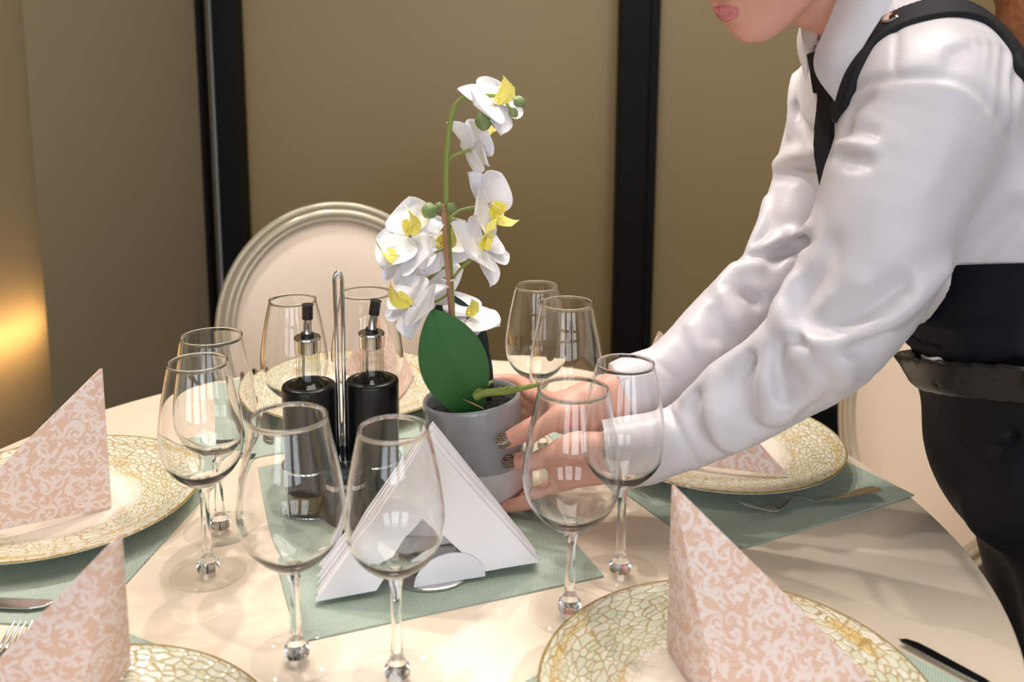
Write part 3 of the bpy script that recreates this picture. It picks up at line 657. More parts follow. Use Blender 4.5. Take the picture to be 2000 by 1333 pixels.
# ================================================================== WAITRESS
class Field:
    """signed distance field on a grid; smooth blends of capsules and ellipsoids, meshed with surface nets"""
    def __init__(s,lo,hi,h):
        s.lo=np.array(lo,float); s.h=h; s.n=np.ceil((np.array(hi)-s.lo)/h).astype(int)+1
        s.F=np.full(s.n,0.2,np.float32)
    def block(s,lo,hi):
        a=np.clip(np.floor((np.array(lo)-s.lo)/s.h).astype(int),0,s.n); b=np.clip(np.ceil((np.array(hi)-s.lo)/s.h).astype(int)+1,0,s.n)
        if (b<=a).any(): return None
        ax=[(s.lo[i]+s.h*np.arange(a[i],b[i])).astype(np.float32) for i in range(3)]
        X=np.stack(np.meshgrid(*ax,indexing='ij'),-1)
        return (slice(a[0],b[0]),slice(a[1],b[1]),slice(a[2],b[2])),X
    def merge(s,sl,d,k,op):
        a=s.F[sl]
        if op=='add': h=np.maximum(k-np.abs(a-d),0)/k; s.F[sl]=np.minimum(a,d)-h*h*k*0.25
        else: d=-d; h=np.maximum(k-np.abs(a-d),0)/k; s.F[sl]=np.maximum(a,d)+h*h*k*0.25
    def caps(s,pts,rad,k=0.01,op='add',sub=1,flat=None):
        P=[np.asarray(p,float) for p in pts]; R=list(rad) if hasattr(rad,'__len__') else [rad]*len(P)
        if sub>1: P,R=catmull(P,R,sub)
        mg=max(R)*(1 if flat is None else max(1,1/flat[1]*flat[1]))+k+0.012
        A=np.array(P); bl=s.block(A.min(0)-mg,A.max(0)+mg)
        if bl is None: return s
        sl,X=bl; best=None
        for i in range(len(P)-1):
            a,b,ra,rb=P[i],P[i+1],R[i],R[i+1]; ab=(b-a); L=float(ab@ab)+1e-12
            q=X-a.astype(np.float32); t=np.clip((q@ab.astype(np.float32))/L,0,1)
            v=q-t[...,None]*ab.astype(np.float32)
            if flat is not None:
                nd=np.asarray(flat[0],np.float32); c=v@nd; v=v+(c*(1/flat[1]-1))[...,None]*nd
            d=np.sqrt((v*v).sum(-1))-(ra+(rb-ra)*t)
            if flat is not None: d=d*min(1.0,flat[1]) if flat[1]<1 else d
            best=d if best is None else np.minimum(best,d)
        s.merge(sl,best,k,op); return s
    def ell(s,c,r,ax=None,k=0.02,op='add'):
        c=np.asarray(c,np.float32); r=np.asarray(r,np.float32); mg=float(r.max())+k+0.012
        bl=s.block(c-mg,c+mg)
        if bl is None: return s
        sl,X=bl; q=X-c
        if ax is not None: q=q@np.array(ax,np.float32).T
        k0=np.sqrt(((q/r)**2).sum(-1)); k1=np.sqrt(((q/(r*r))**2).sum(-1))+1e-9
        s.merge(sl,k0*(k0-1)/k1,k,op); return s
    def cut(s,p,nv,k=0.004):
        """remove everything on the +nv side of the plane"""
        X=s.block(s.lo,s.lo+s.h*s.n)[1]; d=(X-np.asarray(p,np.float32))@np.asarray(nv,np.float32)
        h=np.maximum(k-np.abs(s.F-d),0)/k; s.F=np.maximum(s.F,d)+h*h*k*0.25; return s
    def at(s,p):
        q=(np.asarray(p)-s.lo)/s.h; i=np.clip(np.round(q).astype(int),0,s.n-1); return float(s.F[tuple(i)])
    def mesh(s,F=None,smooth=0):
        F=s.F if F is None else F; S=F<0; n=F.shape
        c=[S[i:n[0]-1+i,j:n[1]-1+j,k:n[2]-1+k] for i in(0,1) for j in(0,1) for k in(0,1)]
        cnt=sum(x.astype(np.int8) for x in c); act=(cnt>0)&(cnt<8); ix=np.argwhere(act)
        idm=np.full(act.shape,-1,np.int64); idm[act]=np.arange(len(ix))
        acc=np.zeros((len(ix),3)); w=np.zeros(len(ix))
        for ax in range(3):
            for u in(0,1):
                for v in(0,1):
                    o=[0,0,0]; oth=[x for x in range(3) if x!=ax]; o[oth[0]]=u; o[oth[1]]=v
                    A=ix+np.array(o); Bv=A.copy(); Bv[:,ax]+=1
                    fa=F[A[:,0],A[:,1],A[:,2]]; fb=F[Bv[:,0],Bv[:,1],Bv[:,2]]; m=(fa<0)!=(fb<0)
                    t=np.where(m,fa/(fa-fb+1e-12),0); pt=A.astype(float); pt[:,ax]+=t
                    acc[m]+=pt[m]; w[m]+=1
        V_=s.lo+s.h*(acc/np.maximum(w,1)[:,None])
        fs=[]
        for ax in range(3):
            oth=[x for x in range(3) if x!=ax]; sl0=[slice(None)]*3; sl1=[slice(None)]*3; sl0[ax]=slice(0,n[ax]-1); sl1[ax]=slice(1,n[ax])
            a=S[tuple(sl0)]; b=S[tuple(sl1)]; e=np.argwhere(a!=b)
            e=e[(e[:,oth[0]]>0)&(e[:,oth[1]]>0)&(e[:,oth[0]]<n[oth[0]]-1)&(e[:,oth[1]]<n[oth[1]]-1)]
            q=[]
            for du,dv in((1,1),(0,1),(0,0),(1,0)):
                g=e.copy(); g[:,oth[0]]-=du; g[:,oth[1]]-=dv; q.append(idm[g[:,0],g[:,1],g[:,2]])
            q=np.stack(q,1); fl=a[e[:,0],e[:,1],e[:,2]]; 
            if ax==1: fl=~fl
            q[~fl]=q[~fl][:,::-1]; fs.append(q)
        Q=np.concatenate(fs); Q=Q[(Q>=0).all(1)]
        for _ in range(smooth):
            S_=np.zeros_like(V_); C_=np.zeros(len(V_))
            for i in range(4):
                j=(i+1)%4; np.add.at(S_,Q[:,i],V_[Q[:,j]]); np.add.at(S_,Q[:,j],V_[Q[:,i]]); np.add.at(C_,Q[:,i],1); np.add.at(C_,Q[:,j],1)
            V_=0.5*V_+0.5*S_/np.maximum(C_,1)[:,None]
        return V_,Q
def np_mesh(name,parts,mat,parent,smooth=True):
    off=np.array(parent_loc(parent)); vs=[];fs=[];o=0
    for v,f in parts: vs.append(v-off); fs.append(f+o); o+=len(v)
    vs=np.concatenate(vs); fs=np.concatenate(fs); me=D.meshes.new(name)
    me.vertices.add(len(vs)); me.vertices.foreach_set('co',vs.astype(np.float32).ravel())
    me.loops.add(fs.size); me.loops.foreach_set('vertex_index',fs.astype(np.int32).ravel())
    me.polygons.add(len(fs)); me.polygons.foreach_set('loop_start',np.arange(0,fs.size,4,dtype=np.int32))
    me.update(calc_edges=True); me.validate()
    me.materials.append(mat)
    if smooth: me.shade_smooth()
    ob=D.objects.new(name,me); COL.objects.link(ob); ob.parent=parent; return ob
from mathutils.bvhtree import BVHTree
CAMP=np.array([0,0,CAMH+TZ])
def bvh_of(v,f): return BVHTree.FromPolygons([tuple(p) for p in v],[tuple(q) for q in f])
def hit(tree,u,v):
    d=nrm(_ray(u,v)); r=tree.ray_cast(Vector(CAMP),Vector(d)); 
    return (np.array(r[0]),np.array(r[1])) if r[0] is not None else (None,None)
def hits(tree,pts,lift=0.0):
    out=[]
    for u,v in pts:
        p,n=hit(tree,u,v)
        if p is not None: out.append(p-nrm(_ray(u,v))*lift)
    return out
# ---- materials
def skin_mat():
    n=NT('skin'); f=n.noise(n.co(),26,3); g=n.noise(n.co(),420,3)
    col=n.mix(f,(*srgb(220,158,140),1),(*srgb(230,174,154),1)); n.bump(g,0.12,0.0006)
    return n.P(col,0.45,0,0.4,Subsurface_Weight=0.12,Subsurface_Radius=(0.01,0.004,0.002),Subsurface_Scale=0.6)
M['skin']=skin_mat()
def satin(name,rgb,rough):
    n=NT(name); w=n.bump(n.noise(n.co(),900,2),0.05,0.0003)
    return n.P(srgb(*rgb),rough,0,0.5,Sheen_Weight=0.2,Sheen_Roughness=0.4)
M['shirt']=satin('white_satin',(216,211,217),0.36)
M['black_cloth']=simple('black_cloth',(17,17,24),0.75,0,0.3,bump=0.1,bscale=900)
M['black_knit']=simple('black_strap_cloth',(24,24,28),0.7,0,0.3,bump=0.1,bscale=1200)
M['leather']=simple('black_leather',(22,21,21),0.34,0,0.5,bump=0.25,bscale=420)
M['hair']=None
def hair_mat():
    n=NT('brown_hair'); x,y,z=n.sep(n.co()); f=n.noise(n.comb(n.M('MULTIPLY',y,160),n.M('MULTIPLY',n.M('ADD',x,n.M('MULTIPLY',z,0.6)),160),n.M('MULTIPLY',z,10)),1.0,3)
    n.bump(f,0.5,0.002); return n.P(n.mix(f,(*srgb(92,52,26),1),(*srgb(160,98,52),1)),0.45,0,0.4)
M['hair']=hair_mat()
M['lips']=simple('lips',(210,124,126),0.3,0,0.5,Subsurface_Weight=0.1,Subsurface_Scale=0.3,Subsurface_Radius=(0.01,0.004,0.002))
def nail_mat():
    n=NT('patterned_nail_polish'); w=n.new('ShaderNodeTexWave',wave_type='RINGS'); n.put(w.inputs['Vector'],n.co()); w.inputs['Scale'].default_value=170; w.inputs['Distortion'].default_value=9; w.inputs['Detail'].default_value=2
    return n.P(n.ramp(w.outputs['Color'],(0.35,srgb(48,40,40)),(0.6,srgb(168,140,118))),0.15,0,0.6)
M['nail']=nail_mat()
# ---- root
PX=thing('person',(0.64,1.05,0),'waitress in white satin shirt and black apron, bending to set down the orchid pot','person')
def Z(x,y,z): return np.array([x,y,z+TZ])
# head frame
yaw,til=math.radians(24),math.radians(36)
hf=V(-math.cos(til)*math.cos(yaw),-math.cos(til)*math.sin(yaw),-math.sin(til)); hu=V(-math.sin(til)*math.cos(yaw),-math.sin(til)*math.sin(yaw),math.cos(til)); hl=np.cross(hu,hf)
chin=Wp(1466,74,1.035); HO=chin-hf*0.078+hu*0.112
def H(f,u,l): return HO+hf*f+hu*u+hl*l
HAX=[hf,hl,hu]
neck0=H(-0.035,-0.055,0); neck1=Wp(1712,70,1.07)
# arms
Sn=Wp(1815,215,0.945); En=Wp(1632,668,0.925); Wn=Wp(1195,889,0.972)
Sf=Wp(1652,190,1.195); Ef=Wp(1552,520,1.135); Wf=Wp(1212,768,1.045)
waist=Z(0.588,1.045,0.225)
# ---------------------------------------------------------------- shirt
lo=Z(0.10,0.80,0.02); hi=Z(0.80,1.34,0.60)
SF=Field(lo,hi,0.0030)
tdir=nrm(waist-neck1); tf=nrm(V(-1,-0.18,0)-tdir*np.dot(V(-1,-0.18,0),tdir)); tl=np.cross(tf,tdir)
TAX=[tf,tl,tdir]
def tor(a,f=0,l=0): return neck1+(waist-neck1)*a+tf*f+tl*l
SF.ell(tor(0.42,0.014),(0.118,0.150,0.17),TAX,0.04)
SF.ell(tor(0.72,0.010),(0.112,0.140,0.17),TAX,0.05)
SF.ell(tor(1.0,0.0),(0.118,0.140,0.10),TAX,0.05)
SF.ell(tor(0.16,-0.008),(0.075,0.120,0.09),TAX,0.05)
SF.caps([tor(0.06),Sn+V(0.0,0.03,0.01)],[0.062,0.072],0.04); SF.caps([tor(0.06),Sf+V(0,-0.02,0.0)],[0.060,0.062],0.04)
torso_only=SF.F.copy(); trT=bvh_of(*SF.mesh())
# near sleeve
nC=[Sn,Wp(1755,360,0.925),Wp(1690,540,0.915),Wp(1612,660,0.92),Wp(1540,722,0.932),Wp(1440,790,0.948),Wp(1340,852,0.962)]
SF.caps(nC,[0.078,0.071,0.066,0.058,0.051,0.045,0.034],0.025,sub=4)
SF.caps([Wp(1340,852,0.962),Wp(1310,862,0.964),Wp(1265,876,0.968),Wn],[0.0335,0.035,0.0375,0.039],0.006)
# far sleeve
fC=[Sf,Wp(1618,330,1.17),Wp(1575,455,1.14),Wp(1530,545,1.115),Wp(1450,605,1.09),Wp(1375,672,1.07),Wp(1310,728,1.055)]
SF.caps(fC,[0.066,0.062,0.060,0.055,0.047,0.041,0.034],0.022,sub=4)
SF.caps([Wp(1310,728,1.055),Wp(1275,742,1.05),Wf],[0.034,0.036,0.038],0.006)
v0,q0=SF.mesh(); tr0=bvh_of(v0,q0); smooth_shirt=SF.F.copy()
def fold(pts,r,k,lift=0.0,op='add',sub=4):
    P=hits(tr0,pts,lift)
    if len(P)>=2: SF.caps(P,[r*0.55]+[r]*(len(P)-2)+[r*0.45] if len(P)>2 else r,k,op,sub=sub)
# folds of the near sleeve
fold([(1548,556),(1534,600),(1552,640),(1605,662),(1685,640),(1765,592),(1840,528)],0.011,0.022,-0.001)
fold([(1575,560),(1566,600),(1580,625),(1620,636),(1690,612),(1760,565)],0.008,0.020,0.004,'sub')
fold([(1560,668),(1600,690),(1660,690),(1730,655)],0.006,0.016,0.004,'sub')
fold([(1610,690),(1640,712),(1646,742)],0.014,0.02,-0.002)
fold([(1530,620),(1505,660),(1460,690),(1400,730),(1345,775)],0.009,0.018,-0.001)
fold([(1520,690),(1515,740),(1535,785),(1570,790)],0.007,0.016,0.003,'sub')
fold([(1500,680),(1490,740),(1510,800),(1530,812)],0.009,0.018,-0.001)
fold([(1470,705),(1450,760),(1455,815),(1480,838)],0.006,0.016,0.003,'sub')
fold([(1400,745),(1390,800),(1410,860),(1440,870)],0.008,0.016,-0.001)
fold([(1360,775),(1352,810),(1365,850),(1395,885)],0.006,0.014,0.003,'sub')
fold([(1560,700),(1590,740),(1560,785),(1500,815)],0.007,0.016,0.0)
fold([(1620,480),(1600,530),(1570,570)],0.007,0.02,0.003,'sub')
# seam where the sleeve meets the cuff, both arms
fold([(1306,792),(1322,835),(1345,880),(1364,910)],0.0032,0.006,0.001,'sub')
fold([(1285,708),(1308,728),(1335,752)],0.0030,0.006,0.001,'sub')
# armpit and shoulder
fold([(1642,262),(1668,258),(1698,262)],0.006,0.014,0.002,'sub'); fold([(1640,285),(1665,284),(1700,290)],0.006,0.014,-0.001)
fold([(1634,306),(1660,312),(1690,318)],0.006,0.014,0.002,'sub'); fold([(1650,240),(1660,215),(1690,190)],0.006,0.016,0.002,'sub')
fold([(1655,182),(1700,160),(1760,149),(1830,148),(1880,158),(1925,185),(1957,230),(1985,292)],0.0030,0.007,0.0012,'sub')
for k_,(x0_,y0_,x1_,y1_) in enumerate(((1862,100,1850,144),(1884,92,1874,150),(1905,80,1896,160),(1926,80,1918,175),(1947,88,1938,200),(1967,100,1960,230),(1988,112,1982,270))):
    fold([(x0_,y0_),((x0_+x1_)/2+2,(y0_+y1_)/2),(x1_,y1_)],0.0042,0.012,0.0012,'sub')
fold([(1752,60),(1748,100),(1746,146)],0.0022,0.006,0.001,'sub')
for a_ in ((1640,330,1612,420),(1700,360,1650,470)): pass
fold([(1985,420),(1930,480),(1870,540)],0.008,0.02,0.002,'sub')
# far sleeve
fold([(1518,322),(1550,308),(1590,300)],0.009,0.016,-0.002); fold([(1515,345),(1545,336),(1590,330)],0.006,0.014,0.003,'sub')
fold([(1500,392),(1490,440),(1470,490),(1500,486),(1550,462),(1580,446)],0.007,0.014,-0.001)
fold([(1470,502),(1500,505),(1550,486),(1578,470)],0.007,0.014,0.003,'sub')
fold([(1480,522),(1440,530),(1408,560)],0.010,0.018,-0.003)
fold([(1450,570),(1480,590),(1530,575)],0.007,0.015,0.003,'sub'); fold([(1415,580),(1440,622),(1470,640)],0.007,0.014,-0.001)
fold([(1390,610),(1405,650),(1430,665)],0.006,0.014,0.003,'sub'); fold([(1350,640),(1370,680),(1400,690)],0.006,0.014,-0.001)
fold([(1545,175),(1560,230),(1590,270)],0.006,0.014,0.003,'sub'); fold([(1553,150),(1548,200),(1545,260)],0.006,0.014,-0.001)
# soft overall rumples
X=SF.block(SF.lo,SF.lo+SF.h*SF.n)[1]
nz=np.sin(X[...,0]*61+np.sin(X[...,2]*47)*1.3)*np.sin(X[...,2]*53+X[...,1]*37+np.sin(X[...,0]*39)*1.5)
SF.F+=(0.0008*nz).astype(np.float32); del X,nz
base_shirt=SF.F.copy()
# open cuffs and cut the end planes
nd=nrm(Wn-Wp(1340,852,0.962)); fd=nrm(Wf-Wp(1310,728,1.055))
def cuff_cut(c,d):
    sl,X=SF.block(c-0.07,c+0.07); w=X-c.astype(np.float32); q=w@d.astype(np.float32); rr=np.sqrt(np.maximum((w*w).sum(-1)-q*q,0)); SF.F[sl]=np.where(rr<0.047,np.maximum(SF.F[sl],q),SF.F[sl])
cuff_cut(Wn+nd*0.002,nd); cuff_cut(Wf+fd*0.002,fd)
SF.caps([Wn+nd*0.022,Wn+nd*0.06],[0.0345,0.0355],0.003,'sub'); SF.caps([Wf+fd*0.022,Wf+fd*0.06],[0.0335,0.0345],0.003,'sub')
# waist plane: the shirt is tucked in; neck opening
sl,X=SF.block((0.455,0.80,TZ-0.1),(0.90,1.40,TZ+0.7)); q=(X-Z(0.5,1.02,0.290).astype(np.float32))@nrm(V(0.0,-0.27,-1)).astype(np.float32); SF.F[sl]=np.maximum(SF.F[sl],q)
SF.caps([neck1-tdir*0.02+tf*0.004,neck0],[0.056,0.052],0.004,'sub')
sv,sq=SF.mesh(smooth=1); shirt=np_mesh('shirt',[(sv,sq)],M['shirt'],PX); str_=bvh_of(sv,sq)
# ---------------------------------------------------------------- trousers and apron
TF=Field(Z(0.36,0.84,-0.75),Z(0.88,1.30,0.46),0.005)
TF.ell(Z(0.590,1.040,0.325),(0.136,0.162,0.16),None,0.03)
TF.ell(Z(0.592,1.030,0.215),(0.138,0.152,0.10),None,0.04)
TF.ell(Z(0.622,1.015,0.09),(0.128,0.160,0.13),None,0.05)
for sy,kx in ((-0.078,0.0),(0.048,0.02)):
    TF.caps([Z(0.648,1.01+sy,0.08),Z(0.667+kx,1.0+sy,-0.12),Z(0.685+kx,0.995+sy,-0.33),Z(0.700+kx,0.995+sy,-0.70)],[0.112,0.090,0.068,0.055],0.03,sub=3)
TF.cut(Z(0,0,-0.715),V(0,0,-1.0))
TF.cut(Z(0.5,1.02,0.304),nrm(V(0.0,0.27,1)))
tv,tq=TF.mesh(); trt=bvh_of(tv,tq)
def tfold(pts,r,k,lift=0.0,op='add'):
    P=hits(trt,pts,lift)
    if len(P)>=2: TF.caps(P,r,k,op,sub=4)
for dy in range(4):
    tfold([(1775+dy*3,618+26*dy),(1815,640+26*dy),(1880,652+24*dy),(1995,640+20*dy)],0.006,0.014,0.001)
    tfold([(1778+dy*3,632+26*dy),(1818,654+26*dy),(1880,664+24*dy),(1995,652+20*dy)],0.005,0.012,0.002,'sub')
tfold([(1990,850),(1930,930),(1905,990)],0.012,0.03,0.002,'sub'); tfold([(1995,930),(1940,1010)],0.012,0.03,-0.003)
tv,tq=TF.mesh(smooth=1); trousers=np_mesh('trousers',[(tv,tq)],M['black_cloth'],PX); trt=bvh_of(tv,tq)
# apron skirt: a shell over the front of the trousers
def shell(Fld,t0,t1,cond,h=None):
    X=Fld.block(Fld.lo,Fld.lo+Fld.h*Fld.n)[1]; f=Fld.F; G=np.maximum(f-t1,t0-f); return np.maximum(G,cond(X).astype(np.float32))
ap=shell(TF,0.002,0.012,lambda X: np.maximum.reduce([X[...,0]-(0.60-0.15*np.clip((1.0-X[...,1]),0,1)+0.06),(X[...,2]-(TZ+0.175+0.24*(1.02-X[...,1]))),(TZ-0.36)-X[...,2]]))
av,aq=TF.mesh(ap,smooth=1); np_mesh('apron_skirt',[(av,aq)],M['black_cloth'],PX)['label']='black cloth apron skirt'
bz=lambda X:(X[...,2]-TZ)-0.10*(X[...,0]-0.45)*0
bandF=shell(TF,0.010,0.018,lambda X: np.maximum.reduce([X[...,0]-0.70,(X[...,2]-TZ)-(0.189+0.26*(1.02-X[...,1])),(0.149+0.23*(1.02-X[...,1]))-(X[...,2]-TZ)]))
bv,bq=TF.mesh(bandF,smooth=1); band=np_mesh('apron_band',[(bv,bq)],M['leather'],PX); band['label']='black leather pocket band of the apron'; btr=bvh_of(bv,bq)
p,n_=hit(btr,1990,706)
if p is not None: MB().ball(p,(0.0085,0.0085,0.0085)).build('stud',M['chrome'],PX)['label']='chrome stud on the apron band'
MB().tube(hits(trt,[(1783,704),(1806,696),(1840,708)],0.010),[0.004,0.006,0.005],12,sub=4).build('pocket_marker',M['paper'],PX)['label']='white object poking out of the apron pocket'
b=MB()
for sy,kx in ((-0.128,0.02),(-0.002,0.04)):
    FF=Field((0.50,1.045+sy-0.06,0.0),(0.80,1.045+sy+0.06,0.12),0.004)
    FF.caps([(0.70+kx,1.045+sy,0.035),(0.64+kx,1.045+sy,0.032),(0.575+kx,1.045+sy,0.026)],[0.036,0.040,0.028],0.02); FF.caps([(0.68+kx,1.045+sy,0.04),(0.675+kx,1.045+sy,0.075)],[0.036,0.04],0.02); FF.cut((0,0,0.002),(0,0,-1))
    np_mesh('shoe',[FF.mesh(smooth=1)],M['leather'],PX)
# ---------------------------------------------------------------- strap and bib of the apron
def strip(path_uv,w,t0,t1,tree,name,mat,label=None,sub=5,field=None,more=()):
    P=hits(tree,path_uv)+[np.array(tree.find_nearest(Vector(q))[0]) for q in more]; P,_=catmull(P,[0]*len(P),sub)
    G=Field(np.min(P,0)-0.05,np.max(P,0)+0.05,0.0022)
    G.caps(P,w,0.001)
    # shirt distance on this grid by trilinear lookup
    X=G.block(G.lo,G.lo+G.h*G.n)[1]; q=np.clip((X-SF.lo.astype(np.float32))/SF.h,0,np.array(SF.n)-1.001); i=q.astype(int); f=q-i
    val=0
    for a in(0,1):
        for b_ in(0,1):
            for c in(0,1):
                wgt=(f[...,0] if a else 1-f[...,0])*(f[...,1] if b_ else 1-f[...,1])*(f[...,2] if c else 1-f[...,2])
                val=val+wgt*field[i[...,0]+a,i[...,1]+b_,i[...,2]+c]
    R=np.maximum(G.F,np.maximum(val-t1,t0-val)); v,q=G.mesh(R.astype(np.float32),smooth=2)
    o=np_mesh(name,[(v,q)],mat,PX)
    if label: o['label']=label
    return o,bvh_of(v,q)
o,stt=strip([(1640,206),(1648,188),(1668,130),(1695,85),(1745,48),(1800,27),(1860,16),(1915,30),(1955,62),(1990,112),(2020,170)],0.0185,-0.004,0.0055,tr0,'apron_strap',M['black_knit'],'black shoulder strap of the apron',field=smooth_shirt,more=(Z(0.64,1.02,0.44),Z(0.70,1.045,0.36),Z(0.73,1.06,0.28)))
p,n_=hit(stt,1739,36)
if p is not None:
    ax=nrm(n_); a1=nrm(np.cross(ax,V(0,0,1))); a2=np.cross(ax,a1); MB().lathe([(0.0001,0.0),(0.0085,0.0),(0.0088,0.001),(0.0070,0.0028),(0.0001,0.0032)],28,p,M=np.stack([a1,a2,ax],1)).build('strap_rivet',M['chrome'],PX)['label']='round chrome rivet on the strap'
strip([(1616,160),(1618,200),(1614,240),(1612,290),(1618,340),(1630,400),(1645,450)],0.020,-0.006,0.005,trT,'apron_bib',M['black_cloth'],'black apron bib on the chest',field=torso_only)
def sheet(rows,th,name,mat,label=None,nu=16,nv=10):
    """rows: list of 3-D polylines (equal counts) -> smooth thin sheet"""
    R=[catmull([np.asarray(p,float) for p in r],[0]*len(r),4)[0] for r in rows]
    C=[catmull([r[i] for r in R],[0]*len(R),4)[0] for i in range(len(R[0]))]
    m=len(C); k=len(C[0]); 
    def fn(u,v):
        i=int(round(u*(m-1))); j=int(round(v*(k-1))); p=C[i][j]
        du=C[min(i+1,m-1)][j]-C[max(i-1,0)][j]; dv=C[i][min(j+1,k-1)]-C[i][max(j-1,0)]
        return p,nrm(np.cross(du,dv))
    o=MB().grid(fn,m-1,k-1,th).build(name,mat,PX,angle=70)
    if label: o['label']=label
    return o
# collar: near wing folded down, far wing, tie
sheet([[Wp(1652,-40,1.00),Wp(1618,45,1.000),Wp(1592,108,1.000),Wp(1597,150,0.990),Wp(1632,197,0.968)],
       [Wp(1700,-55,0.965),Wp(1662,40,0.970),Wp(1628,105,0.972),Wp(1625,150,0.972),Wp(1634,198,0.966)],
       [Wp(1765,-30,0.955),Wp(1706,58,0.957),Wp(1672,118,0.958),Wp(1655,158,0.960),Wp(1638,197,0.965)]],0.0022,'collar',M['shirt'])
sheet([[Wp(1566,40,1.10),Wp(1558,75,1.105),Wp(1560,105,1.10),Wp(1568,132,1.095),Wp(1577,172,1.085)],
       [Wp(1578,50,1.08),Wp(1572,80,1.078),Wp(1569,104,1.085),Wp(1573,132,1.085),Wp(1578,172,1.084)],
       [Wp(1598,66,1.06),Wp(1590,88,1.058),Wp(1578,103,1.07),Wp(1578,132,1.078),Wp(1580,172,1.083)]],0.002,'collar',M['shirt'])
sheet([[Wp(1578,106,1.062),Wp(1584,140,1.055),Wp(1590,182,1.040)],[Wp(1596,100,1.030),Wp(1606,140,1.025),Wp(1618,184,1.015)],[Wp(1614,110,1.01),Wp(1630,150,1.0),Wp(1644,190,0.985)]],0.003,'tie',M['black_knit'],'black ribbon tie under the collar')
# ---------------------------------------------------------------- body: head, neck, arms and hands as one mesh
HF=Field(HO-0.17,HO+0.17,0.0024)
HF.ell(H(-0.012,0.035,0),(0.098,0.078,0.090),HAX,0.02)
HF.ell(H(0.022,-0.035,0),(0.066,0.062,0.075),HAX,0.03)
HF.caps([H(-0.005,-0.062,0.052),H(0.040,-0.094,0.028),H(0.066,-0.103,0.0),H(0.040,-0.094,-0.028),H(-0.005,-0.062,-0.052)],[0.017,0.018,0.0175,0.018,0.017],0.035,sub=4)
HF.ell(H(0.068,-0.098,0),(0.017,0.020,0.015),HAX,0.02)
HF.ell(H(0.052,-0.068,0),(0.031,0.034,0.034),HAX,0.022)
HF.ell(H(0.042,-0.045,0.034),(0.030,0.026,0.030),HAX,0.03); HF.ell(H(0.042,-0.045,-0.034),(0.030,0.026,0.030),HAX,0.03)
HF.caps([H(0.080,0.020,0),H(0.098,-0.008,0),H(0.112,-0.026,0)],[0.009,0.010,0.010],0.014); HF.ell(H(0.096,-0.034,0.012),(0.010,0.009,0.008),HAX,0.008); HF.ell(H(0.096,-0.034,-0.012),(0.010,0.009,0.008),HAX,0.008)
for sg in (1,-1):
    HF.ell(H(0.070,0.012,sg*0.032),(0.012,0.017,0.011),HAX,0.012,'sub'); HF.ell(H(0.064,0.010,sg*0.032),(0.012,0.015,0.012),HAX,0.004)
    HF.ell(H(-0.010,-0.005,sg*0.076),(0.020,0.008,0.032),HAX,0.008)
# lips
lipU=[H(0.0750,-0.0695,0.031),H(0.0900,-0.0662,0.013),H(0.0940,-0.0645,0.005),H(0.0935,-0.0652,0),H(0.0940,-0.0645,-0.005),H(0.0900,-0.0662,-0.013),H(0.0750,-0.0695,-0.031)]
lipL=[H(0.0745,-0.0702,0.030),H(0.0893,-0.0732,0.012),H(0.0918,-0.0743,0),H(0.0893,-0.0732,-0.012),H(0.0745,-0.0702,-0.030)]
HF.caps(lipU,[0.0012,0.0030,0.0036,0.0034,0.0036,0.0030,0.0012],0.006,sub=3); HF.caps(lipL,[0.0012,0.0040,0.0048,0.0040,0.0012],0.006,sub=3)
HF.caps([H(0.075,-0.0698,0.033),H(0.090,-0.0690,0.016),H(0.0975,-0.0688,0.0),H(0.090,-0.0690,-0.016),H(0.075,-0.0698,-0.033)],0.0011,0.002,'sub',sub=4)
HF.caps([H(0.080,-0.0865,0.012),H(0.083,-0.0875,0),H(0.080,-0.0865,-0.012)],0.002,0.010,'sub',sub=3)
HF.caps([neck0,H(-0.030,-0.12,0)],[0.050,0.049],0.02)
parts=[HF.mesh(smooth=1)]
BF=Field(np.minimum(Wf,Z(0.16,0.86,0.0))-V(0.04,0.04,0.04),Z(0.75,1.32,0.68),0.0045)
BF.caps([H(-0.032,-0.075,0),neck1,tor(0.05)],[0.049,0.050,0.055],0.03)
BF.ell(tor(0.42),(0.085,0.125,0.16),TAX,0.04); BF.ell(tor(0.85),(0.09,0.11,0.15),TAX,0.05)
BF.caps([tor(0.08)]+nC+[Wn-nd*0.02],[0.045,0.045,0.042,0.040,0.036,0.032,0.029,0.026,0.024],0.012); BF.caps([tor(0.08)]+fC+[Wf-fd*0.02],[0.045,0.045,0.042,0.040,0.036,0.032,0.028,0.025,0.023],0.012)
parts.append(BF.mesh())
def hand(lo,hi,chains,pads,h=0.0014):
    G=Field(lo,hi,h)
    for c,r,k in pads: G.caps(c,r,k)
    for c,r in chains: G.caps(c,r,0.006,sub=4)
    return G
def rng(*ps): A=np.concatenate([np.array(p) for p in ps]).reshape(-1,3); return A.min(0)-0.03,A.max(0)+0.03
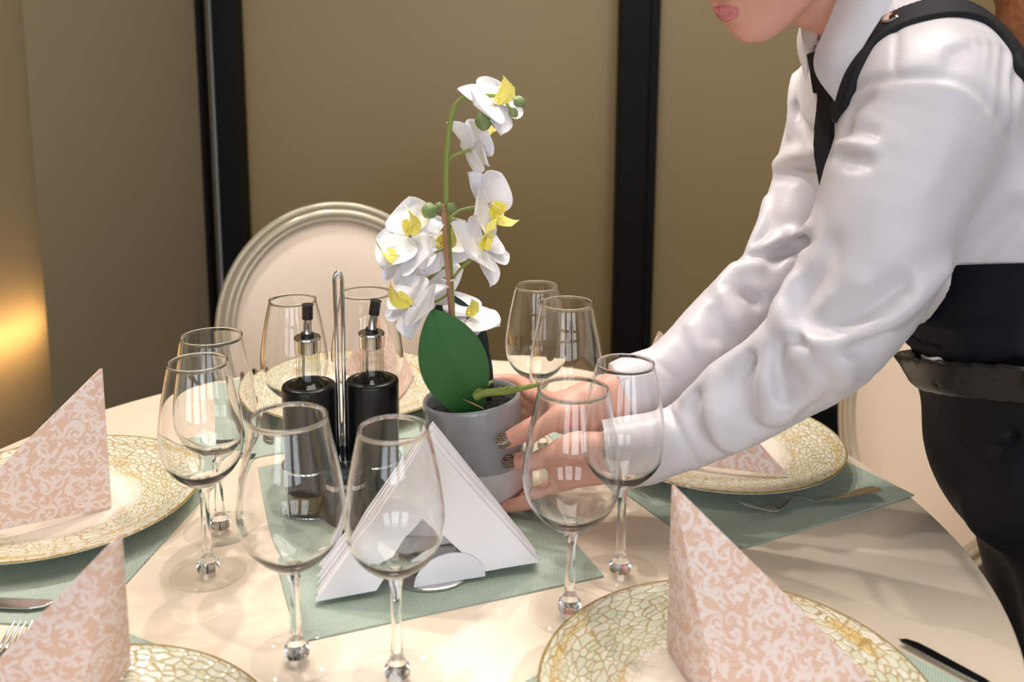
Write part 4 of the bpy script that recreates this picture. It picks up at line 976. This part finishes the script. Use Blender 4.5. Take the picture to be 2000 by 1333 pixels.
# near (left) hand: thumb over the front of the pot, fingers under its edge
nt=[Wp(1003,903,1.003),Wp(1035,899,0.998),Wp(1075,888,0.988),Wp(1120,872,0.978),Wp(1165,872,0.972)]
ni=[Wp(984,990,1.008),Wp(1010,986,1.004),Wp(1052,975,0.998),Wp(1098,952,0.990),Wp(1142,925,0.984)]
nm=[Wp(982,984,1.034),Wp(1018,977,1.026),Wp(1060,964,1.014),Wp(1105,940,1.002),Wp(1148,912,0.994)]
nr=[Wp(996,972,1.056),Wp(1030,966,1.044),Wp(1068,952,1.030),Wp(1110,930,1.016),Wp(1152,902,1.004)]
npk=[Wp(1022,962,1.066),Wp(1048,955,1.056),Wp(1080,942,1.044),Wp(1115,920,1.028),Wp(1156,895,1.012)]
wr=Wn-nd*0.045
lo,hi=rng(nt,ni,nm,nr,npk,[wr])
NH=hand(lo,hi,[(nt,[0.0088,0.0108,0.0115,0.0130,0.0150]),(ni,[0.0072,0.0082,0.0090,0.0098,0.0112]),(nm,[0.0072,0.0082,0.0090,0.0098,0.0112]),(nr,[0.0068,0.0078,0.0086,0.0094,0.0108]),(npk,[0.0060,0.0070,0.0076,0.0086,0.010])],
 [([Wp(1120,880,0.972),Wp(1200,888,0.972),wr],[0.015,0.022,0.025],0.02),([Wp(1142,925,0.984),Wp(1200,900,0.976),wr],[0.0125,0.019,0.025],0.02),([Wp(1150,905,1.0),Wp(1205,890,0.984),wr],[0.0125,0.018,0.024],0.02),([Wp(1156,897,1.010),Wp(1205,882,0.99),wr],[0.011,0.018,0.024],0.02),([Wp(1082,892,0.986),Wp(1088,948,0.994)],[0.0105,0.0105],0.02),([Wp(1105,888,0.980),Wp(1112,930,0.990)],[0.0125,0.0125],0.02),([Wp(1140,880,0.976),Wp(1150,915,0.988)],[0.015,0.015],0.02)])
parts.append(NH.mesh(smooth=1))
# far (right) hand: thumb over the pot, fingers round its back
ft=[Wp(990,861,0.996),Wp(1018,847,0.999),Wp(1052,830,1.002),Wp(1095,812,1.006),Wp(1140,800,1.016)]
fi=[Wp(950,746,1.122),Wp(985,743,1.126),Wp(1020,750,1.108),Wp(1046,774,1.068),Wp(1090,787,1.030)]
fm=[Wp(940,775,1.122),Wp(985,770,1.126),Wp(1024,778,1.106),Wp(1050,794,1.068),Wp(1094,802,1.030)]
fr_=[Wp(945,805,1.118),Wp(988,800,1.122),Wp(1026,805,1.104),Wp(1052,813,1.068),Wp(1098,815,1.030)]
fp=[Wp(965,832,1.112),Wp(998,828,1.112),Wp(1030,828,1.100),Wp(1054,829,1.068),Wp(1100,826,1.030)]
wr2=Wf-fd*0.045
lo,hi=rng(ft,fi,fm,fr_,fp,[wr2])
FH=hand(lo,hi,[(ft,[0.0090,0.0110,0.0118,0.0135,0.0150]),(fi,[0.0070,0.0080,0.0088,0.0096,0.0112]),(fm,[0.0070,0.0080,0.0088,0.0096,0.0112]),(fr_,[0.0066,0.0076,0.0084,0.0092,0.0108]),(fp,[0.006,0.007,0.0076,0.0084,0.010])],
 [([Wp(1100,815,1.006),Wp(1160,796,1.030),wr2],[0.015,0.022,0.025],0.02),([Wp(1090,789,1.029),Wp(1155,782,1.030),wr2],[0.012,0.019,0.025],0.02),([Wp(1094,806,1.028),Wp(1155,793,1.030),wr2],[0.012,0.02,0.025],0.02),([Wp(1098,822,1.028),Wp(1160,802,1.030),wr2],[0.011,0.018,0.024],0.02)])
parts.append(FH.mesh(smooth=1))
body=np_mesh('body',parts,M['skin'],PX)
# lips as coloured skin of their own
b=MB(); up,ur=catmull(lipU,[0.0012,0.0032,0.0040,0.0038,0.0040,0.0032,0.0012],4); b.tube(up,[x+0.0005 for x in ur],12); lp,lr=catmull(lipL,[0.0012,0.0046,0.0054,0.0046,0.0012],4); b.tube(lp,[x+0.0004 for x in lr],12)
b.build('lips',M['lips'],body)['label']='pink lips'
# nails
def nail(c,axis,out,L,W,label):
    c=np.asarray(c); ax=nrm(axis); o_=nrm(out-ax*np.dot(out,ax)); s_=np.cross(ax,o_)
    def fn(u,v):
        a=(v-0.5)*1.9; l=(u-0.35)*L; wd=W*(1-0.35*max(0,(u-0.7)/0.3)**2-0.25*max(0,(0.2-u)/0.2)**2)
        return c+ax*l+s_*math.sin(a)*wd+o_*(math.cos(a)*W*0.92+0.0006-0.0012*max(0,(u-0.75))),o_*math.cos(a)+s_*math.sin(a)
    MB().grid(fn,10,8,0.0009).build('fingernail',M['nail'],body,angle=70)['label']=label
cv=lambda a:-nrm(a)
nail(nt[0],nt[0]-nt[1],cv(_ray(1003,903))+V(0.1,0,0.25),0.0165,0.0088,'dark swirl patterned thumbnail, lower hand')
nail(ft[0],ft[0]-ft[1],cv(_ray(990,861))+V(-0.1,0,0.2),0.0165,0.0090,'dark swirl patterned thumbnail, upper hand')
# eyes and brows
M['eye']=simple('eye_white',(228,222,218),0.2); M['iris']=simple('brown_iris',(60,38,26),0.15)
for sg in (1,-1):
    e=MB().ball(H(0.0655,0.008,sg*0.032),0.0118,20,14).build('eye',M['eye'],body); g=nrm(hf*0.9-hu*0.45); MB().ball(H(0.0655,0.008,sg*0.032)+g*0.0075,0.0056,16,10).build('iris',M['iris'],body)
    MB().tube([H(0.066,0.014,sg*0.020),H(0.0765,0.0185,sg*0.027),H(0.0755,0.0185,sg*0.036),H(0.064,0.013,sg*0.045)],[0.0022,0.0045,0.0045,0.0022],10,sub=4).build('eyelid',M['skin'],body)
    MB().tube([H(0.078,0.030,sg*0.016),H(0.079,0.036,sg*0.030),H(0.066,0.032,sg*0.048)],[0.0022,0.0026,0.0012],8,sub=5,flat=0.7).build('eyebrow',M['hair'],body)
# hair: cap on the head and a tail falling over the back
HR=Field(np.minimum(HO-0.2,Z(0.0,0.8,0.20)),Z(0.95,1.36,0.96),0.006)
HR.ell(H(-0.020,0.048,0),(0.102,0.084,0.092),HAX,0.02); HR.ell(H(-0.060,0.0,0),(0.06,0.074,0.085),HAX,0.03)
HR.ell(H(0.085,-0.02,0),(0.06,0.075,0.062),HAX,0.01,'sub')
HR.caps([H(-0.10,0.03,0),H(-0.15,0.0,-0.01),Wp(1985,-60,1.06),Wp(2010,60,1.04),Wp(2040,200,1.03),Wp(2065,330,1.03)],[0.04,0.04,0.036,0.034,0.026,0.010],0.03,sub=4)
np_mesh('hair',[HR.mesh(smooth=1)],M['hair'],PX)['label']='brown hair tied back and falling over the shoulder'
# ================================================================== POTTED ORCHID
def pot_mat():
    n=NT('grey_glazed_ceramic'); x,y,z=n.sep(n.co('Generated'))
    s=n.noise(n.comb(n.M('MULTIPLY',x,9),n.M('MULTIPLY',y,9),n.M('MULTIPLY',z,1.2)),1.0,3)
    col=n.mix(s,(*srgb(140,143,148),1),(*srgb(166,167,170),1))
    col=n.mix(n.smooth(n.M('ADD',z,n.M('MULTIPLY',s,0.02)),0.365,0.375),(*srgb(214,206,208),1),col)
    return n.P(col,0.16,0,0.55)
M['pot']=pot_mat()
def petal_mat():
    n=NT('white_petal'); w=n.noise(n.co(),60,3); n.bump(w,0.08,0.001)
    return n.P(n.mix(w,(*srgb(250,248,250),1),(*srgb(240,236,244),1)),0.55,0,0.3,Subsurface_Weight=0.15,Subsurface_Radius=(0.01,0.01,0.01),Subsurface_Scale=0.3)
M['petal']=petal_mat()
def lip_mat():
    n=NT('yellow_orchid_lip'); v=n.vor(n.co(),420,'F1','3D')[0]; sp=n.M('SUBTRACT',1.0,n.smooth(v,0.18,0.26)); ms=n.smooth(n.noise(n.co(),55,2),0.48,0.6)
    col=n.mix(n.noise(n.co(),40,2),(*srgb(246,224,60),1),(*srgb(244,236,150),1)); return n.P(n.mix(n.M('MULTIPLY',sp,ms),col,(*srgb(96,52,30),1)),0.5,0,0.3)
M['lip']=lip_mat()
M['stem']=simple('green_stem',(138,150,74),0.5,nz=0.2,scale=60); M['bud']=simple('green_bud',(124,142,88),0.5,nz=0.2,scale=80)
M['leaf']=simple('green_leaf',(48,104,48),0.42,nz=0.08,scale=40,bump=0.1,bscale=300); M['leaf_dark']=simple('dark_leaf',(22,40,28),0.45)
M['stake']=simple('brown_stake',(176,126,96),0.6,nz=0.1,scale=90); M['tie']=simple('clear_tie',(226,222,220),0.3)
def moss_mat():
    n=NT('dark_moss'); f=n.noise(n.co(),420,4,0.7); n.bump(f,1.0,0.004); return n.P(n.ramp(f,(0.50,srgb(9,11,6)),(0.66,srgb(40,50,18)),(0.80,srgb(110,118,52))),0.85)
M['moss']=moss_mat()
PB=V(-0.0340,1.0475,TZ+0.0125); tlt=math.radians(6.0); pa=V(-math.sin(tlt),0.0,math.cos(tlt)); px_=V(math.cos(tlt),0,math.sin(tlt)); PM=np.stack([px_,V(0,1,0),pa],1)
orch=thing('potted_orchid',PB,'white and yellow orchid in a grey ceramic pot, held by the waitress','potted plant')
MB().lathe([(0.0001,0.0),(0.044,0.0),(0.0492,0.0025),(0.0515,0.008),(0.0545,0.045),(0.0563,0.085),(0.0568,0.112),(0.0562,0.1165),(0.0545,0.118),(0.0525,0.1165),(0.0515,0.110),(0.0500,0.092),(0.0001,0.091)],96,PB,M=PM).build('pot',M['pot'],orch,angle=60)
b=MB(); 
def mossfn(u,v):
    r=0.0508*u; a=2*PI*v; h=0.099+0.004*(1-u*u)+0.003*mnoise.noise(Vector((r*math.cos(a)*90,r*math.sin(a)*90,3)))
    return PB+PM@V(r*math.cos(a),r*math.sin(a),h),pa
b.grid(mossfn,24,64,0.0)
for k in range(420):
    r=0.049*math.sqrt(random.random()); a=random.uniform(0,2*PI); q=PB+PM@V(r*math.cos(a),r*math.sin(a),0.1015-0.004*(r/0.05)**2); d=V(random.gauss(0,1),random.gauss(0,1),random.uniform(0.2,1.0)); q2=q+nrm(d)*random.uniform(0.004,0.008)
    b.tube([q-nrm(d)*0.003,q2],[0.0006,0.0003],4,cap=False)
b.build('moss',M['moss'],orch,fix=False)
Y0=1.045
st=[PB+PM@V(0.006,0.0,0.09),Wp(886,700,Y0),Wp(882,600,Y0),Wp(876,480,Y0),Wp(872,400,Y0),Wp(872,320,Y0),Wp(878,250,Y0),Wp(886,214,Y0),Wp(903,193,Y0),Wp(935,186,Y0-0.004),Wp(975,188,Y0-0.008),Wp(1000,193,Y0-0.01)]
MB().tube(st,[0.0042,0.0040,0.0038,0.0035,0.0033,0.0032,0.0030,0.0028,0.0026,0.0024,0.0022,0.0018],12,sub=6).build('stem',M['stem'],orch)
MB().tube([PB+PM@V(-0.004,-0.012,0.085),Wp(884,640,Y0-0.012),Wp(866,400,Y0-0.012)],0.0028,8,sub=4).build('stake',M['stake'],orch)
MB().tube(ring((Wp(877,543,Y0)[0],Y0-0.006),0.0075,Wp(877,543,Y0)[2],20),[0.0011]*20,6,closed=True).build('plant_tie',M['tie'],orch)
def flower(c,n,up,R,lipdir=None,ped=None,seed=0,lipscale=1.0):
    rs=random.Random(seed); R=R*1.12; lipscale*=1.35; n=nrm(n); up=nrm(np.asarray(up,float)-n*np.dot(up,n)); sd=np.cross(up,n); c=np.asarray(c,float)
    b=MB()
    def petal(ang,L,Wd,cup,sh,off):
        d=up*math.cos(ang)+sd*math.sin(ang); s=np.cross(n,d); tw=rs.uniform(-.25,.25); bend=rs.uniform(-0.10,0.22)
        def fn(u,v):
            w=Wd*(math.sin(PI*min(1,u**sh*0.97+0.03))**0.75)*(2*v-1)
            if u>0.985: w*=0.5
            l=L*(0.04+0.96*u)
            z=cup*L*(u*u)*1.0-bend*L*u**3+0.22*Wd*(2*v-1)**2*(0.4+0.6*u)+off+0.012*L*math.sin(9*u+6*v+seed)
            z+=tw*w*u
            p=c+d*l+s*w+n*z
            return p,n
        b.grid(fn,16,12,0.0006)
    petal(0,R*0.98,R*0.40,-0.12,0.95,-0.0012); petal(2.25,R*0.95,R*0.38,-0.10,0.95,-0.0012); petal(-2.25,R*0.95,R*0.38,-0.10,0.95,-0.0012)
    petal(1.25,R*1.05,R*0.62,0.10,0.80,0.0006); petal(-1.25,R*1.05,R*0.62,0.10,0.80,0.0006)
    f=b.build('flower',M['petal'],orch,angle=80,fix=False)
    # lip: throat, two side lobes and a curled tongue
    b=MB(); ld=nrm(n*0.75-up*0.65) if lipdir is None else nrm(lipdir); ls=nrm(np.cross(ld,n)+1e-6*sd); ln=np.cross(ls,ld); l_=R*0.62*lipscale
    def tongue(u,v):
        w=l_*(0.30*math.sin(PI*(0.12+0.70*u))+0.10*(u>0.8)*(u-0.8)*5)*(2*v-1); ca=1.5*u*u
        p=c+n*0.002+ld*l_*(0.05+0.95*u*math.cos(0.4*ca))+ln*(l_*0.35*math.sin(ca)*u)+ls*w+ln*(-0.5*abs(w)*(1-u))
        return p,ln
    b.grid(tongue,14,10,0.0010)
    for sg in (1,-1):
        def lobe(u,v,sg=sg):
            w=l_*0.26*math.sin(PI*(0.1+0.85*u))*(2*v-1); p=c+n*0.002+nrm(n*0.9+ls*sg*0.7)*l_*0.45*u+ld*(w*0.8+l_*0.12)-ls*sg*0.10*l_*u*u
            return p,nrm(ls*sg-n*0.4)
        b.grid(lobe,10,8,0.0009)
    b.ball(c+n*0.006,(0.0032,0.0032,0.0032),12,8)
    b.build('lip',M['lip'],f,angle=80,fix=False)
    if ped is not None:
        e=c-n*0.004; m=0.5*(np.asarray(ped)+e)+V(0,0,0.004)-n*0.008
        MB().tube([ped,m,e],[0.0017,0.0016,0.0024],8,sub=5).build('pedicel',M['stem'],f)
UPV=V(0,0,1)
def S(u,v): return Wp(u,v,Y0)
flower(Wp(966,206,1.035),V(0.42,-0.35,0.62),V(-0.75,0.1,0.5),0.040,lipdir=V(0.65,-0.2,0.75),ped=S(930,188),seed=1)
flower(Wp(925,290,1.050),V(0.72,0.45,0.35),V(-0.4,0.2,0.9),0.036,lipdir=V(0.35,-0.2,0.75),ped=S(874,318),seed=2)
flower(Wp(955,402,1.045),V(0.80,-0.42,0.18),V(-0.45,-0.2,0.85),0.041,lipdir=V(0.55,-0.1,-0.75),ped=S(877,428),seed=3)
flower(Wp(944,490,1.025),V(0.62,-0.30,0.62),V(-0.7,0.0,0.6),0.043,lipdir=V(-0.05,-0.35,0.9),ped=S(880,552),seed=4)
flower(Wp(800,462,1.020),V(-0.25,-0.62,0.66),V(-0.85,0.0,0.35),0.041,lipdir=V(0.35,-0.2,0.85),ped=S(872,445),seed=5)
flower(Wp(792,505,1.010),V(-0.55,-0.40,0.55),V(0.25,0.2,0.85),0.040,lipdir=V(-0.75,-0.35,0.10),ped=S(876,480),seed=6)
flower(Wp(855,482,1.060),V(0.15,-0.55,0.45),V(-0.4,0.3,0.8),0.038,lipdir=V(0.75,-0.2,0.45),ped=S(876,455),seed=7)
flower(Wp(806,598,1.010),V(-0.50,-0.35,0.72),V(0.55,0.2,0.75),0.040,lipdir=V(-0.80,-0.15,0.35),ped=S(880,570),seed=8)
flower(Wp(835,545,1.065),V(-0.25,0.75,-0.15),V(0.1,0.2,0.95),0.038,lipdir=V(-0.3,0.8,0.2),ped=S(878,520),seed=9)
flower(Wp(914,622,1.062),V(0.10,-0.30,0.80),V(0.6,0.5,0.3),0.035,lipdir=V(0.5,0.3,0.7),ped=S(884,640),seed=10,lipscale=0.7)
def bud(u,v,Y,r,ped,dr=1.2,mat='bud'):
    c=Wp(u,v,Y); q=np.asarray(ped); ax=nrm(c-q); a1=nrm(np.cross(ax,V(0.3,1,0.2))); a2=np.cross(ax,a1); b=MB(); vs=[]; n=24;m=12; fs=[]
    for i in range(m+1):
        t=PI*i/m
        for k in range(n):
            a=2*PI*k/n; rr=r*math.sin(t)*(1+0.06*math.cos(5*a))*(1+0.12*math.cos(t)); vs.append(c+a1*rr*math.cos(a)+a2*rr*math.sin(a)-ax*r*dr*math.cos(t))
    for i in range(m):
        for k in range(n): k2=(k+1)%n; fs.append((i*n+k,i*n+k2,(i+1)*n+k2,(i+1)*n+k))
    b.add(vs,fs); o=b.build('bud',M[mat],orch,angle=80)
    MB().tube([q,0.5*(q+c)+V(0,0,0.002),c-ax*r*dr*0.9],[0.0016,0.0015,0.0020],8,sub=4).build('pedicel',M['stem'],o)
bud(944,237,1.012,0.0088,S(940,188),1.45); bud(1015,199,1.030,0.0062,S(985,190)); bud(1003,221,1.028,0.0050,S(975,190))
bud(838,412,1.020,0.0088,S(873,404),1.0); bud(857,404,1.035,0.0052,S(873,408),1.0); bud(882,405,1.030,0.0056,S(874,410),1.0); bud(884,436,1.060,0.0070,S(876,445),1.0)
def leaf(base,tip,wmax,nrmv,mat,label,curl=0.012,skew=0.0,peak=0.55):
    base=np.asarray(base);tip=np.asarray(tip); d=tip-base; L=np.linalg.norm(d); d=d/L; nn=nrm(nrmv-d*np.dot(nrmv,d)); s=np.cross(nn,d)
    b=MB()
    def fn(u,v):
        w=wmax*(math.sin(PI*u**(math.log(0.5)/math.log(peak)))**0.72 if 0<u<1 else 0.03)+0.0012
        x=(2*v-1); p=base+d*L*u+s*(w*x+skew*math.sin(PI*u))+nn*(curl*math.sin(PI*u)+0.10*w*x*x-0.0010*math.exp(-(x*9)**2))
        return p,nn
    b.grid(fn,30,24,0.0012); o=b.build('leaf',M[mat],orch,angle=80)
    if label: o['label']=label
    return o
CT=lambda u,v:-nrm(_ray(u,v))
leaf(PB+PM@V(0.004,-0.022,0.092),Wp(845,606,1.000),0.0362,CT(877,690)+V(0,0,0.15),'leaf','broad bright green leaf in front',0.006,0.0,0.56)
leaf(PB+PM@V(0.0,0.012,0.092),Wp(872,574,1.085),0.034,CT(877,690),'leaf_dark','dark leaf behind the stem',0.004,0.0,0.58)
leaf(PB+PM@V(0.018,0.018,0.095),Wp(945,665,1.085),0.0060,CT(945,690)+V(0.6,0,0),'leaf_dark','plant tag at the right, modelled as a narrow dark leaf',0.002,0.0,0.5)  # plant tag, given the shape and material of a slim leaf
sh=[Wp(928,775,1.012),Wp(948,768,1.010),Wp(990,764,1.005),Wp(1052,752,0.995)]
b=MB(); b.tube(sh,[0.0055,0.0045,0.0042,0.0018],10,sub=5); b.tube([sh[0],Wp(938,760,1.02),Wp(964,744,1.03)],[0.004,0.0045,0.0012],8,sub=4)
for k in range(7):
    f=k/6; q=sh[1]*(1-f)+sh[3]*f; b.tube([q,q+V(0.008,-0.003,0.004+0.003*math.sin(k))],[0.003,0.0006],6)
b.build('root_shoot',M['stem'],orch)['label']='green root shoot lying over the pot rim'
MB().tube([Wp(905,781,1.01),Wp(922,788,1.0),Wp(945,799,0.995)],[0.0007,0.0009,0.0005],6,sub=4).build('dry_tendril',M['stake'],orch)
